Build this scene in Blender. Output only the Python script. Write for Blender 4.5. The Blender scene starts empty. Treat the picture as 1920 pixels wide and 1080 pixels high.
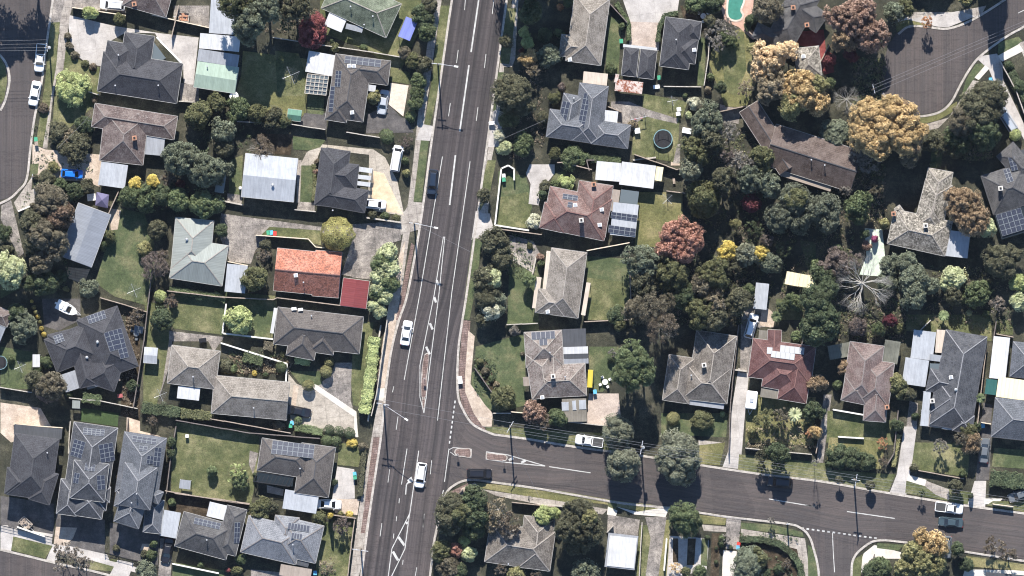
import bpy, math, random
from mathutils import Vector, Matrix
random.seed(11)
R = math.radians
scene = bpy.context.scene
COL = scene.collection

# ------------------------------------------------------------------ camera
cam_data = bpy.data.cameras.new("camera")
cam = bpy.data.objects.new("camera", cam_data)
COL.objects.link(cam)
ALT = 1600.0
cam.location = (0, 0, ALT)
cam_data.sensor_width = 36.0
cam_data.lens = 36.0 * (ALT - 1.5) / 192.0
cam_data.clip_start = 10.0
cam_data.clip_end = 6000.0
scene.camera = cam

# ------------------------------------------------------------------ light
SUN_EL, SUN_AZ = R(42.0), R(-4.0)          # azimuth from +Y, negative = towards -X
world = bpy.data.worlds.new("World")
scene.world = world
world.use_nodes = True
wn = world.node_tree.nodes
bg = wn.get("Background") or wn.new("ShaderNodeBackground")
sky = wn.new("ShaderNodeTexSky")
sky.sky_type = 'NISHITA'
sky.sun_disc = False
sky.sun_elevation = SUN_EL
sky.sun_rotation = SUN_AZ
sky.dust_density = 0.0
sky.ozone_density = 4.0
world.node_tree.links.new(sky.outputs[0], bg.inputs[0])
bg.inputs[1].default_value = 0.10
sl = bpy.data.lights.new("sun", 'SUN')
sl.energy = 4.8
sl.angle = R(0.5)
sl.color = (1.0, 0.945, 0.865)
sun = bpy.data.objects.new("sun", sl)
COL.objects.link(sun)
sd = Vector((math.sin(SUN_AZ) * math.cos(SUN_EL), math.cos(SUN_AZ) * math.cos(SUN_EL), math.sin(SUN_EL)))
sun.rotation_euler = sd.to_track_quat('Z', 'Y').to_euler()
sun.location = sd * 200
scene.view_settings.view_transform = 'Standard'
scene.view_settings.look = 'None'
scene.view_settings.exposure = 1.12
scene.cycles.use_denoising = True
scene.cycles.filter_width = 1.1
scene.cycles.max_bounces = 4
scene.view_settings.gamma = 1.0

# ------------------------------------------------------------------ plan coordinates (10 plan units = 1 m)
def W(x, y, z=0.0):
    return Vector(((x - 960) * 0.1, (540 - y) * 0.1, z))

# ------------------------------------------------------------------ materials
MATS = {}
def newmat(name):
    m = bpy.data.materials.new(name)
    m.use_nodes = True
    nt = m.node_tree
    return m, nt, nt.nodes, nt.nodes["Principled BSDF"]

def ramp(nt, fac, cols):
    r = nt.nodes.new("ShaderNodeValToRGB")
    el = r.color_ramp.elements
    while len(el) < len(cols): el.new(0.5)
    for e, (p, c) in zip(el, cols):
        e.position = p; e.color = (*c, 1)
    nt.links.new(fac, r.inputs[0])
    return r.outputs[0]

def noise(nt, vec, scale, detail=4, rough=.6):
    n = nt.nodes.new("ShaderNodeTexNoise")
    n.inputs["Scale"].default_value = scale
    n.inputs["Detail"].default_value = detail
    n.inputs["Roughness"].default_value = rough
    if vec is not None: nt.links.new(vec, n.inputs["Vector"])
    return n.outputs["Fac"]

def mix(nt, a, b, fac, mode='MIX'):
    m = nt.nodes.new("ShaderNodeMix")
    m.data_type = 'RGBA'; m.blend_type = mode
    for s, v in ((m.inputs[0], fac), (m.inputs[6], a), (m.inputs[7], b)):
        if hasattr(v, "links") or hasattr(v, "is_linked"): nt.links.new(v, s)
        elif isinstance(v, (int, float)): s.default_value = v
        else: s.default_value = (*v, 1)
    return m.outputs[2]

def mul(c, k): return tuple(min(1, v * k) for v in c)

def wpos(nt):
    g = nt.nodes.new("ShaderNodeNewGeometry")
    return g.outputs["Position"]

def stretch(nt, vec, s):
    m = nt.nodes.new("ShaderNodeMapping")
    m.inputs["Scale"].default_value = s
    nt.links.new(vec, m.inputs["Vector"])
    return m.outputs[0]

def mat_plain(name, c, rough=.6, metal=0.0, var=.12, scale=3.0, spec=.3):
    if name in MATS: return MATS[name]
    m, nt, n, p = newmat(name)
    f = noise(nt, wpos(nt), scale)
    nt.links.new(ramp(nt, f, [(.3, mul(c, 1 - var)), (.7, mul(c, 1 + var))]), p.inputs["Base Color"])
    p.inputs["Roughness"].default_value = rough
    p.inputs["Metallic"].default_value = metal
    p.inputs["Specular IOR Level"].default_value = spec
    MATS[name] = m
    return m

def mat_ground(name, cols, s1=.35, s2=6.0, rough=.95, fine=.35, joints=None, jcol=.6):
    """cols = three colours mixed by a large noise, speckled by a fine one"""
    m, nt, n, p = newmat(name)
    w = wpos(nt)
    big = noise(nt, w, s1, 5, .65)
    c = ramp(nt, big, [(.32, cols[0]), (.5, cols[1]), (.68, cols[2])])
    f2 = noise(nt, w, s2, 3, .7)
    sp = ramp(nt, f2, [(.3, (1 - fine,) * 3), (.7, (1 + fine,) * 3)])
    c = mix(nt, c, sp, 1.0, 'MULTIPLY')
    f3 = noise(nt, w, 1.6, 4, .6)
    sp3 = ramp(nt, f3, [(.3, (1 - fine * .6,) * 3), (.7, (1 + fine * .5,) * 3)])
    c = mix(nt, c, sp3, 1.0, 'MULTIPLY')
    if joints:
        b = n.new("ShaderNodeTexBrick")
        b.inputs["Color1"].default_value = b.inputs["Color2"].default_value = (1, 1, 1, 1)
        b.inputs["Mortar"].default_value = (jcol, jcol, jcol, 1)
        b.inputs["Scale"].default_value = 1.0
        b.inputs["Mortar Size"].default_value = joints[2]
        b.inputs["Brick Width"].default_value = joints[0]
        b.inputs["Row Height"].default_value = joints[1]
        b.offset = 0
        mp = n.new("ShaderNodeMapping"); mp.inputs["Rotation"].default_value = (0, 0, R(-7))
        nt.links.new(w, mp.inputs[0]); nt.links.new(mp.outputs[0], b.inputs["Vector"])
        c = mix(nt, c, b.outputs["Color"], 1.0, 'MULTIPLY')
    nt.links.new(c, p.inputs["Base Color"])
    p.inputs["Roughness"].default_value = rough
    p.inputs["Specular IOR Level"].default_value = .2
    MATS[name] = m
    return m

mat_ground("ground", [(.022, .023, .018), (.040, .040, .028), (.085, .078, .055)], .22, 5, fine=.5)
mat_ground("soil", [(.022, .016, .010), (.045, .034, .022), (.09, .07, .05)], .5, 6, fine=.5)
mat_ground("lawn", [(.050, .062, .026), (.092, .098, .046), (.19, .175, .095)], .24, 5, fine=.35)
mat_ground("lush", [(.042, .058, .028), (.070, .086, .042), (.135, .13, .072)], .26, 5, fine=.32)
mat_ground("dry", [(.08, .085, .035), (.13, .125, .055), (.22, .19, .10)], .16, 5, fine=.35)
mat_ground("turf", [(.03, .05, .02), (.038, .06, .025), (.048, .075, .03)], .2, 4, fine=.2)
mat_ground("concrete", [(.27, .25, .235), (.36, .335, .315), (.43, .40, .375)], .3, 8, fine=.14, joints=(3.0, 3.0, .025), jcol=.72)
mat_ground("oldconcrete", [(.10, .092, .085), (.19, .17, .155), (.30, .27, .24)], .45, 5, fine=.38, joints=(3.5, 3.5, .03), jcol=.6)
mat_ground("path", [(.20, .175, .155), (.28, .25, .22), (.34, .31, .275)], .4, 6, fine=.22, joints=(1.6, 1.6, .04), jcol=.6)
mat_ground("newconcrete", [(.42, .385, .34), (.49, .455, .405), (.55, .51, .46)], .5, 6, fine=.1)
mat_ground("tan", [(.42, .31, .21), (.50, .38, .26), (.56, .44, .32)], .4, 8, fine=.12)
mat_ground("brick", [(.12, .085, .075), (.165, .115, .10), (.22, .165, .15)], .6, 6, fine=.35, joints=(.9, .45, .08), jcol=.7)
mat_ground("redpave", [(.13, .035, .032), (.17, .045, .042), (.22, .07, .065)], .6, 6, fine=.25)
mat_ground("pinkpave", [(.36, .22, .17), (.42, .27, .21), (.46, .32, .26)], .6, 6, fine=.15)
mat_ground("driveasphalt", [(.055, .052, .052), (.08, .075, .074), (.12, .11, .105)], .5, 6, fine=.28)
mat_ground("palegreen", [(.36, .42, .34), (.44, .5, .42), (.5, .55, .46)], .6, 5, fine=.18)
mat_ground("deck", [(.36, .24, .15), (.45, .31, .2), (.5, .37, .26)], .6, 5, fine=.12, joints=(9, .3, .05), jcol=.6)
mat_ground("kerb", [(.28, .255, .225), (.34, .31, .28), (.40, .365, .33)], .8, 5, fine=.22, joints=(1.2, 1.2, .03), jcol=.8)
mat_ground("paint", [(.26, .255, .245), (.38, .375, .36), (.46, .455, .44)], 1.2, 9, fine=.12)

def mat_road(name, c, streak=True):
    m, nt, n, p = newmat(name)
    uv = n.new("ShaderNodeUVMap"); uv.uv_map = "uv"
    w = wpos(nt)
    s = stretch(nt, uv.outputs[0], (1.15, .012, 1))
    f = noise(nt, s, 1.0, 3, .6)
    k = .38 if streak else .10
    c1 = ramp(nt, f, [(.38, mul(c, 1 - k * .8)), (.62, tuple(v * (1 + k * 1.1) * t for v, t in zip(c, (1.05, 1.0, .97))))])
    s2 = stretch(nt, uv.outputs[0], (5, .04, 1))
    c1 = mix(nt, c1, ramp(nt, noise(nt, s2, 1.0, 3), [(.3, (.8,) * 3), (.7, (1.2,) * 3)]), 1.0, 'MULTIPLY')
    c1 = mix(nt, c1, ramp(nt, noise(nt, w, .12, 4), [(.3, (.92, .92, .94)), (.7, (1.12, 1.08, 1.06))]), 1.0, 'MULTIPLY')
    c1 = mix(nt, c1, ramp(nt, noise(nt, w, 7, 2), [(.25, (.82,) * 3), (.75, (1.18,) * 3)]), 1.0, 'MULTIPLY')
    # old crack seals and joints
    s3 = stretch(nt, w, (.05, .35, 1))
    cr = noise(nt, s3, 1.0, 6, .7)
    crc = ramp(nt, cr, [(.486, (1, 1, 1)), (.5, (.55, .55, .57)), (.514, (1, 1, 1))])
    c1 = mix(nt, c1, crc, .7, 'MULTIPLY')
    pt = n.new('ShaderNodeTexVoronoi'); pt.inputs['Scale'].default_value = .09; pt.feature = 'F1'
    nt.links.new(stretch(nt, w, (1.4, .5, 1)), pt.inputs['Vector'])
    c1 = mix(nt, c1, ramp(nt, pt.outputs['Color'], [(.2, (.9, .9, .91)), (.8, (1.1, 1.09, 1.08))]), .8, 'MULTIPLY')
    st = noise(nt, stretch(nt, w, (2.2, 2.2, 1)), 1.0, 4, .75)
    c1 = mix(nt, c1, ramp(nt, st, [(.60, (1, 1, 1)), (.70, (.78, .78, .79))]), .8, 'MULTIPLY')
    nt.links.new(c1, p.inputs["Base Color"])
    p.inputs["Roughness"].default_value = .85
    p.inputs["Specular IOR Level"].default_value = .3
    MATS[name] = m
mat_road("mainroad", (.044, .040, .041))
mat_road("sideroad", (.060, .054, .053), False)

def mat_tile(name, c, c2=None, moss=None, mossamt=.5, course=.36, var=.25, rough=.8):
    """roof tiles, uv in metres (u along eave, v up slope)"""
    m, nt, n, p = newmat(name)
    c2 = c2 or mul(c, 1.45)
    uv = n.new("ShaderNodeUVMap"); uv.uv_map = "uv"
    w = wpos(nt)
    b = n.new("ShaderNodeTexBrick")
    b.inputs["Color1"].default_value = (*mul(c, 1 - var * .6), 1)
    b.inputs["Color2"].default_value = (*mul(c, 1 + var), 1)
    b.inputs["Mortar"].default_value = (*mul(c, .38), 1)
    b.inputs["Scale"].default_value = 1.0
    b.inputs["Mortar Size"].default_value = .035
    b.inputs["Mortar Smooth"].default_value = .6
    b.inputs["Brick Width"].default_value = .3
    b.inputs["Row Height"].default_value = course
    nt.links.new(uv.outputs[0], b.inputs["Vector"])
    f = noise(nt, w, .5, 5, .7)
    c1 = mix(nt, b.outputs["Color"], mix(nt, b.outputs["Color"], tuple(min(1, 1.0 * a) for a in c2), .75), ramp(nt, f, [(.42, (0,) * 3), (.62, (1,) * 3)]))
    f2 = noise(nt, w, 4, 3, .7)
    c1 = mix(nt, c1, ramp(nt, f2, [(.3, (.84,) * 3), (.7, (1.16,) * 3)]), 1.0, 'MULTIPLY')
    if moss:
        f3 = noise(nt, w, 2.4, 5, .8)
        c1 = mix(nt, c1, moss, ramp(nt, f3, [(.62 - .25 * mossamt, (0,) * 3), (.72 - .2 * mossamt, (1,) * 3)]))
    nt.links.new(c1, p.inputs["Base Color"])
    wv = n.new("ShaderNodeTexWave"); wv.wave_profile = 'SAW'; wv.bands_direction = 'Y'
    wv.inputs["Scale"].default_value = .314 / course
    nt.links.new(uv.outputs[0], wv.inputs["Vector"])
    bp = n.new("ShaderNodeBump"); bp.inputs["Strength"].default_value = .6; bp.inputs["Distance"].default_value = .03
    nt.links.new(wv.outputs["Fac"], bp.inputs["Height"]); nt.links.new(bp.outputs[0], p.inputs["Normal"])
    p.inputs["Roughness"].default_value = rough
    p.inputs["Specular IOR Level"].default_value = .25
    MATS[name] = m

def mat_metal(name, c, dirt=.25, rib=.25, rough=.5, rust=None):
    m, nt, n, p = newmat(name)
    uv = n.new("ShaderNodeUVMap"); uv.uv_map = "uv"
    w = wpos(nt)
    f = noise(nt, w, .5, 5, .7)
    c1 = ramp(nt, f, [(.3, mul(c, 1 - dirt)), (.65, c)])
    s = stretch(nt, uv.outputs[0], (3, .15, 1))
    c1 = mix(nt, c1, ramp(nt, noise(nt, s, 1, 3), [(.3, (.85,) * 3), (.7, (1.08,) * 3)]), 1.0, 'MULTIPLY')
    wv = n.new("ShaderNodeTexWave"); wv.bands_direction = 'X'
    wv.inputs["Scale"].default_value = .314 / rib
    nt.links.new(uv.outputs[0], wv.inputs["Vector"])
    c1 = mix(nt, c1, ramp(nt, wv.outputs["Fac"], [(0.0, (.8,) * 3), (.3, (1,) * 3)]), .6, 'MULTIPLY')
    if rust:
        f3 = noise(nt, w, 1.1, 5, .75)
        c1 = mix(nt, c1, rust, ramp(nt, f3, [(.5, (0,) * 3), (.58, (1,) * 3)]))
    nt.links.new(c1, p.inputs["Base Color"])
    bp = n.new("ShaderNodeBump"); bp.inputs["Strength"].default_value = .35; bp.inputs["Distance"].default_value = .02
    nt.links.new(wv.outputs["Fac"], bp.inputs["Height"]); nt.links.new(bp.outputs[0], p.inputs["Normal"])
    p.inputs["Roughness"].default_value = max(rough, .7)
    p.inputs["Specular IOR Level"].default_value = .15
    MATS[name] = m

mat_tile("charcoal", (.040, .040, .046), (.055, .055, .062))
mat_tile("slate", (.050, .052, .060), (.085, .087, .095), (.10, .10, .095), .2)
mat_tile("bluegrey", (.082, .088, .100), (.11, .115, .13))
mat_tile("lightgrey", (.15, .155, .17), (.19, .195, .21))
mat_tile("midgrey", (.062, .060, .062), (.10, .097, .095))
mat_tile("brown", (.075, .055, .048), (.12, .095, .085), (.15, .13, .115), .2)
mat_tile("purplebrown", (.085, .062, .058), (.16, .13, .12), (.20, .18, .17), .3)
mat_tile("warmgrey", (.085, .075, .070), (.11, .098, .09))
mat_tile("taupe", (.165, .145, .125), (.24, .215, .19), (.09, .08, .065), .25, var=.3)
mat_tile("greybrown", (.12, .105, .092), (.20, .18, .16), (.06, .052, .042), .35, var=.3)
mat_tile("weathered", (.16, .135, .12), (.25, .22, .20), (.09, .055, .05), .4, var=.35)
mat_tile("redbrown", (.135, .085, .075), (.19, .14, .128), (.11, .065, .055), .3, var=.3)
mat_tile("maroon", (.095, .045, .043), (.13, .075, .072), (.10, .05, .045), .2)
mat_tile("pinkgrey", (.135, .095, .088), (.19, .155, .145), (.09, .07, .06), .35)
mat_tile("orange", (.36, .135, .085), (.44, .20, .145), (.13, .06, .045), .6, var=.2)
mat_tile("greentile", (.085, .10, .070), (.17, .19, .14), (.22, .24, .17), .15)
mat_tile("mossy", (.075, .068, .056), (.20, .18, .155), (.36, .33, .285), .55, var=.5)
mat_metal("white", (.50, .50, .50), .2)
mat_metal("bluewhite", (.36, .375, .40), .22)
mat_metal("greysheet", (.27, .28, .30), .2)
mat_metal("darksheet", (.07, .073, .08), .2)
mat_metal("palesage", (.245, .262, .245), .12, .3)
mat_metal("greenmetal", (.27, .34, .28), .15)
mat_metal("sagegreen", (.10, .20, .15), .15)
mat_metal("steelblue", (.20, .215, .245), .12)
mat_metal("cream", (.72, .64, .42), .1, .76)
mat_metal("beige", (.52, .44, .36), .2)
mat_metal("redmetal", (.18, .045, .048), .15, .4)
mat_metal("tansheet", (.30, .25, .21), .2)
mat_metal("boards", (.20, .18, .15), .3, .3)
mat_metal("mossboards", (.16, .16, .13), .4, .3)
mat_metal("teal", (.03, .10, .09), .15)
mat_metal("rusty", (.55, .45, .40), .25, .3, .6, (.20, .07, .04))
mat_metal("yellowsheet", (.55, .42, .06), .1)
mat_metal("canvasblue", (.17, .20, .46), .1, 1.2)
mat_metal("purplecanvas", (.13, .12, .20), .2, 5)
mat_plain("gutter", (.36, .35, .33), .5)
mat_plain("darkgutter", (.09, .09, .095), .5)
mat_plain("cap_pale", (.25, .225, .20), .8, var=.3)
mat_plain("cap_grey", (.19, .19, .20), .8, var=.25)
mat_plain("cap_dark", (.055, .055, .06), .8, var=.25)
mat_plain("cap_mid", (.17, .15, .14), .8, var=.25)
mat_plain("cap_red", (.16, .085, .075), .8, var=.25)
mat_plain("brickwall", (.22, .14, .10), .9)
mat_plain("creamwall", (.42, .37, .30), .9)
mat_plain("whitewall", (.6, .58, .55), .9)
mat_plain("greywall", (.25, .25, .25), .9)
mat_plain("chimneybrick", (.32, .17, .11), .9)
mat_plain("chimneywhite", (.45, .43, .40), .9)
mat_plain("flue", (.02, .02, .02), .9)
mat_plain("galv", (.5, .5, .5), .45, .6)
mat_plain("whitepaint", (.75, .75, .73), .4)
mat_plain("blackpaint", (.015, .015, .016), .35)
mat_plain("timber", (.26, .21, .17), .85, var=.3)
mat_plain("greytimber", (.34, .31, .27), .9, var=.3)
mat_plain("darktimber", (.13, .11, .10), .9, var=.3)
mat_plain("creamfence", (.52, .44, .34), .85, var=.2)
mat_plain("whitefence", (.55, .53, .48), .8, var=.2)
mat_plain("blackfence", (.02, .02, .022), .5)
mat_plain("stonewall", (.34, .31, .27), .9, var=.3)
mat_plain("polewood", (.17, .14, .11), .9, var=.3)
mat_plain("bark", (.09, .07, .055), .9, var=.4)
mat_plain("palebark", (.40, .375, .34), .9, var=.35)
mat_plain("wire", (.15, .15, .16), .6)
mat_plain("binbody", (.02, .045, .03), .6)
mat_plain("lidgreen", (.05, .26, .15), .5)
mat_plain("lidred", (.5, .04, .03), .5)
mat_plain("lidyellow", (.6, .45, .03), .5)
mat_plain("lidblue", (.10, .35, .55), .5)
mat_plain("tramp", (.012, .012, .014), .7)
mat_plain("padblue", (.14, .24, .26), .6)
mat_plain("fabricwhite", (.6, .58, .55), .8)
mat_plain("rubber", (.015, .015, .015), .8)
mat_plain("traybed", (.05, .05, .05), .7)
mat_plain("leather", (.2, .12, .07), .6)
mat_plain("plasticred", (.28, .08, .08), .5)
mat_plain("headlamp", (.7, .7, .68), .15)
mat_plain("taillamp", (.35, .01, .01), .25)
mat_plain("waterpool", (.05, .18, .135), .08, var=.15, scale=1.2, spec=.5)

def mat_gloss(name, c, rough, spec=.5, coat=0.0):
    m, nt, n, p = newmat(name)
    p.inputs["Base Color"].default_value = (*c, 1)
    p.inputs["Roughness"].default_value = rough
    p.inputs["Specular IOR Level"].default_value = spec
    p.inputs["Coat Weight"].default_value = coat
    p.inputs["Coat Roughness"].default_value = .08
    MATS[name] = m
mat_gloss("carwhite", (.72, .72, .72), .35, coat=.5)
mat_gloss("carsilver", (.33, .35, .38), .3, coat=.5)
mat_gloss("carblack", (.010, .010, .013), .3, coat=.6)
mat_gloss("cargrey", (.10, .11, .12), .3, coat=.5)
mat_gloss("carblue", (.01, .13, .50), .3, coat=.6)
mat_gloss("carnavy", (.012, .02, .035), .3, coat=.6)
mat_gloss("carteal", (.035, .055, .065), .3, coat=.6)
mat_gloss("carglass", (.012, .014, .018), .08, .6)
mat_gloss("darkglass", (.016, .022, .026), .3, .25)
mat_gloss("skyglass", (.10, .12, .13), .5, .2)
mat_gloss("panelframe", (.23, .25, .27), .6, .2)

def mat_pv():
    m, nt, n, p = newmat("pv")
    uv = n.new("ShaderNodeUVMap"); uv.uv_map = "uv"
    b = n.new("ShaderNodeTexBrick"); b.offset = 0
    b.inputs["Color1"].default_value = (.010, .014, .030, 1)
    b.inputs["Color2"].default_value = (.016, .020, .042, 1)
    b.inputs["Mortar"].default_value = (.09, .10, .12, 1)
    b.inputs["Scale"].default_value = 1
    b.inputs["Mortar Size"].default_value = .012
    b.inputs["Brick Width"].default_value = .17
    b.inputs["Row Height"].default_value = .17
    nt.links.new(uv.outputs[0], b.inputs["Vector"])
    nt.links.new(b.outputs["Color"], p.inputs["Base Color"])
    p.inputs["Roughness"].default_value = .5
    p.inputs["Specular IOR Level"].default_value = .12
    MATS["pv"] = m
mat_pv()
mat_gloss("pvpale", (.28, .285, .30), .6, .2)

LEAF = {
 'lime': ((.20, .25, .07), (.40, .44, .17)), 'limepale': ((.26, .30, .14), (.46, .48, .27)),
 'green': ((.045, .068, .026), (.125, .155, .068)), 'brightgreen': ((.07, .10, .035), (.16, .20, .09)),
 'darkgreen': ((.026, .042, .020), (.078, .10, .048)), 'olive': ((.055, .062, .022), (.15, .15, .065)),
 'darkolive': ((.042, .045, .026), (.125, .12, .068)), 'greygreen': ((.060, .074, .048), (.17, .195, .13)),
 'bluegreen': ((.052, .062, .044), (.15, .168, .115)), 'yellow': ((.42, .32, .03), (.68, .55, .10)),
 'gold': ((.27, .18, .06), (.56, .39, .17)), 'yellowolive': ((.13, .13, .045), (.30, .28, .11)),
 'peach': ((.42, .29, .14), (.72, .54, .32)), 'orange': ((.32, .13, .05), (.52, .28, .12)),
 'orangebrown': ((.17, .11, .06), (.36, .25, .14)), 'red': ((.25, .095, .06), (.50, .26, .19)),
 'crimson': ((.12, .020, .025), (.28, .075, .085)), 'darkcrimson': ((.07, .012, .020), (.18, .04, .06)),
 'rust': ((.055, .034, .022), (.17, .11, .075)), 'brown': ((.070, .052, .036), (.19, .15, .11)),
 'brownolive': ((.068, .058, .038), (.18, .155, .105)), 'redbrown': ((.16, .085, .06), (.37, .24, .18)),
 'tan': ((.14, .11, .065), (.32, .26, .17)), 'pinkgrey': ((.13, .105, .085), (.30, .25, .21)),
 'purplebrown': ((.07, .05, .045), (.19, .15, .135)), 'grey': ((.12, .108, .095), (.27, .245, .22)),
 'mustard': ((.22, .20, .04), (.42, .39, .11)), 'softolive': ((.085, .092, .060), (.20, .215, .15)), 'magenta': ((.20, .02, .10), (.40, .08, .22)), 'cream': ((.30, .30, .20), (.58, .57, .45)),
}
def leafmat(c):
    k = "leaf_" + c
    if k in MATS: return MATS[k]
    m, nt, n, p = newmat(k)
    a, b = LEAF[c]
    def ds(q):
        l = sum(q) / 3; return tuple((v * .74 + l * .26) * (1.75 if l < .09 else 1.4) for v in q)
    a, b = ds(a), ds(b)
    g = n.new("ShaderNodeNewGeometry")
    r1 = ramp(nt, g.outputs["Random Per Island"], [(0, a), (.55, tuple((x + y) / 2 for x, y in zip(a, b))), (1, b)])
    lf = noise(nt, g.outputs["Position"], .38, 4, .65)
    dull = tuple(.5 * v + .5 * w_ for v, w_ in zip(a, (.085, .08, .05)))
    r1 = mix(nt, r1, dull, ramp(nt, lf, [(.46, (0,) * 3), (.66, (.6,) * 3)]))
    f = noise(nt, g.outputs["Position"], .9, 3, .6)
    r2 = ramp(nt, f, [(.3, (.72, .70, .66)), (.7, (1.3, 1.3, 1.25))])
    nt.links.new(mix(nt, r1, r2, 1.0, 'MULTIPLY'), p.inputs["Base Color"])
    p.inputs["Roughness"].default_value = .75
    p.inputs["Specular IOR Level"].default_value = .15
    tr = n.new('ShaderNodeBsdfTranslucent'); nt.links.new(p.inputs['Base Color'].links[0].from_socket, tr.inputs[0])
    ms = n.new('ShaderNodeMixShader'); ms.inputs[0].default_value = .3
    nt.links.new(p.outputs[0], ms.inputs[1]); nt.links.new(tr.outputs[0], ms.inputs[2])
    nt.links.new(ms.outputs[0], n['Material Output'].inputs[0])
    MATS[k] = m
    return m

# ------------------------------------------------------------------ mesh builder
class MB:
    def __init__(s): s.v = []; s.f = []; s.m = []; s.uv = []
    def face(s, pts, mat=0, uv=None):
        i = len(s.v); s.v += [tuple(p) for p in pts]
        s.f.append(tuple(range(i, i + len(pts)))); s.m.append(mat)
        if uv is None:
            o = Vector(pts[0]); e = (Vector(pts[1]) - o)
            if e.length < 1e-6: e = Vector((1, 0, 0))
            e.normalize(); nn = Vector((0, 0, 0))
            for k in range(1, len(pts) - 1):
                nn += (Vector(pts[k]) - o).cross(Vector(pts[k + 1]) - o)
            if nn.length < 1e-9: nn = Vector((0, 0, 1))
            nn.normalize(); v = nn.cross(e)
            uv = [((Vector(q) - o).dot(e), (Vector(q) - o).dot(v)) for q in pts]
        s.uv += uv
    def prism(s, pts, z0, z1, mat=0, top=None, bottom=True):
        """vertical prism over CCW or CW plan outline"""
        a = sum(pts[i][0] * pts[(i + 1) % len(pts)][1] - pts[(i + 1) % len(pts)][0] * pts[i][1] for i in range(len(pts)))
        if a < 0: pts = list(reversed(pts))
        s.face([(p[0], p[1], z1) for p in pts], mat if top is None else top)
        if bottom: s.face([(p[0], p[1], z0) for p in reversed(pts)], mat)
        for i in range(len(pts)):
            p, q = pts[i], pts[(i + 1) % len(pts)]
            s.face([(p[0], p[1], z0), (q[0], q[1], z0), (q[0], q[1], z1), (p[0], p[1], z1)], mat)
    def box(s, c, size, rz=0.0, mat=0):
        x, y, z = size[0] / 2, size[1] / 2, size[2] / 2
        ca, sa = math.cos(rz), math.sin(rz)
        pts = [(c[0] + ca * u - sa * v, c[1] + sa * u + ca * v) for u, v in ((-x, -y), (x, -y), (x, y), (-x, y))]
        s.prism(pts, c[2] - z, c[2] + z, mat)
    def bar(s, p, q, w, h=None, mat=0):
        """rectangular bar between two points"""
        p, q = Vector(p), Vector(q); h = h or w
        d = q - p
        if d.length < 1e-6: return
        d.normalize()
        up = Vector((0, 0, 1)) if abs(d.z) < .95 else Vector((1, 0, 0))
        a = d.cross(up).normalized() * (w / 2); b = a.cross(d).normalized() * (h / 2)
        P = [p - a - b, p + a - b, p + a + b, p - a + b]; Q = [x + (q - p) for x in P]
        for i in range(4):
            j = (i + 1) % 4
            s.face([P[i], P[j], Q[j], Q[i]], mat)
        s.face(P[::-1], mat); s.face(Q, mat)
    def tube(s, p, q, r0, r1=None, n=8, mat=0, caps=True):
        p, q = Vector(p), Vector(q); r1 = r0 if r1 is None else r1
        d = (q - p).normalized()
        up = Vector((0, 0, 1)) if abs(d.z) < .95 else Vector((1, 0, 0))
        a = d.cross(up).normalized(); b = d.cross(a)
        P = [p + (a * math.cos(t) + b * math.sin(t)) * r0 for t in [2 * math.pi * i / n for i in range(n)]]
        Q = [q + (a * math.cos(t) + b * math.sin(t)) * r1 for t in [2 * math.pi * i / n for i in range(n)]]
        for i in range(n):
            j = (i + 1) % n
            s.face([P[j], P[i], Q[i], Q[j]], mat)
        if caps: s.face(P, mat); s.face(Q[::-1], mat)
    def ring(s, c, r0, r1, z0, z1, n=28, mat=0):
        for i in range(n):
            t, u = 2 * math.pi * i / n, 2 * math.pi * (i + 1) / n
            s.prism([(c[0] + r * math.cos(k), c[1] + r * math.sin(k)) for r, k in ((r0, t), (r1, t), (r1, u), (r0, u))], z0, z1, mat)
    def mesh(s, name, mats, off=(0, 0, 0)):
        me = bpy.data.meshes.new(name)
        ox, oy, oz = off
        me.from_pydata([(x - ox, y - oy, z - oz) for x, y, z in s.v], [], s.f)
        for m in mats: me.materials.append(MATS[m] if isinstance(m, str) else m)
        me.polygons.foreach_set("material_index", s.m)
        l = me.uv_layers.new(name="uv")
        l.data.foreach_set("uv", [c for u in s.uv for c in u])
        me.update()
        return me
    def build(s, name, mats, parent=None, off=None):
        if off is None: off = parent.location if parent else (0, 0, 0)
        o = bpy.data.objects.new(name, s.mesh(name, mats, off))
        COL.objects.link(o)
        if parent: o.parent = parent
        else: o.location = off
        return o

def empty(name, loc, rz=0.0):
    o = bpy.data.objects.new(name, None); COL.objects.link(o)
    o.location = loc; o.rotation_euler = (0, 0, rz); o.empty_display_size = .5
    return o

def mobj(name, mesh, parent=None, loc=(0, 0, 0), rz=0.0, scale=(1, 1, 1)):
    o = bpy.data.objects.new(name, mesh); COL.objects.link(o)
    o.location = loc; o.rotation_euler = (0, 0, rz); o.scale = scale
    if parent: o.parent = parent
    return o

def setmat(o, i, m):
    o.material_slots[i].link = 'OBJECT'; o.material_slots[i].material = m

THINGS = []          # (object, landmark?) used when labels are made unique
LAND = []            # (x, y, phrase) landmark houses
def tag(o, cat, label=None, group=None, auto=None, pos=None):
    o["category"] = cat
    if label: o["label"] = label
    if group: o["group"] = group
    THINGS.append([o, label, auto, pos])
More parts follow.
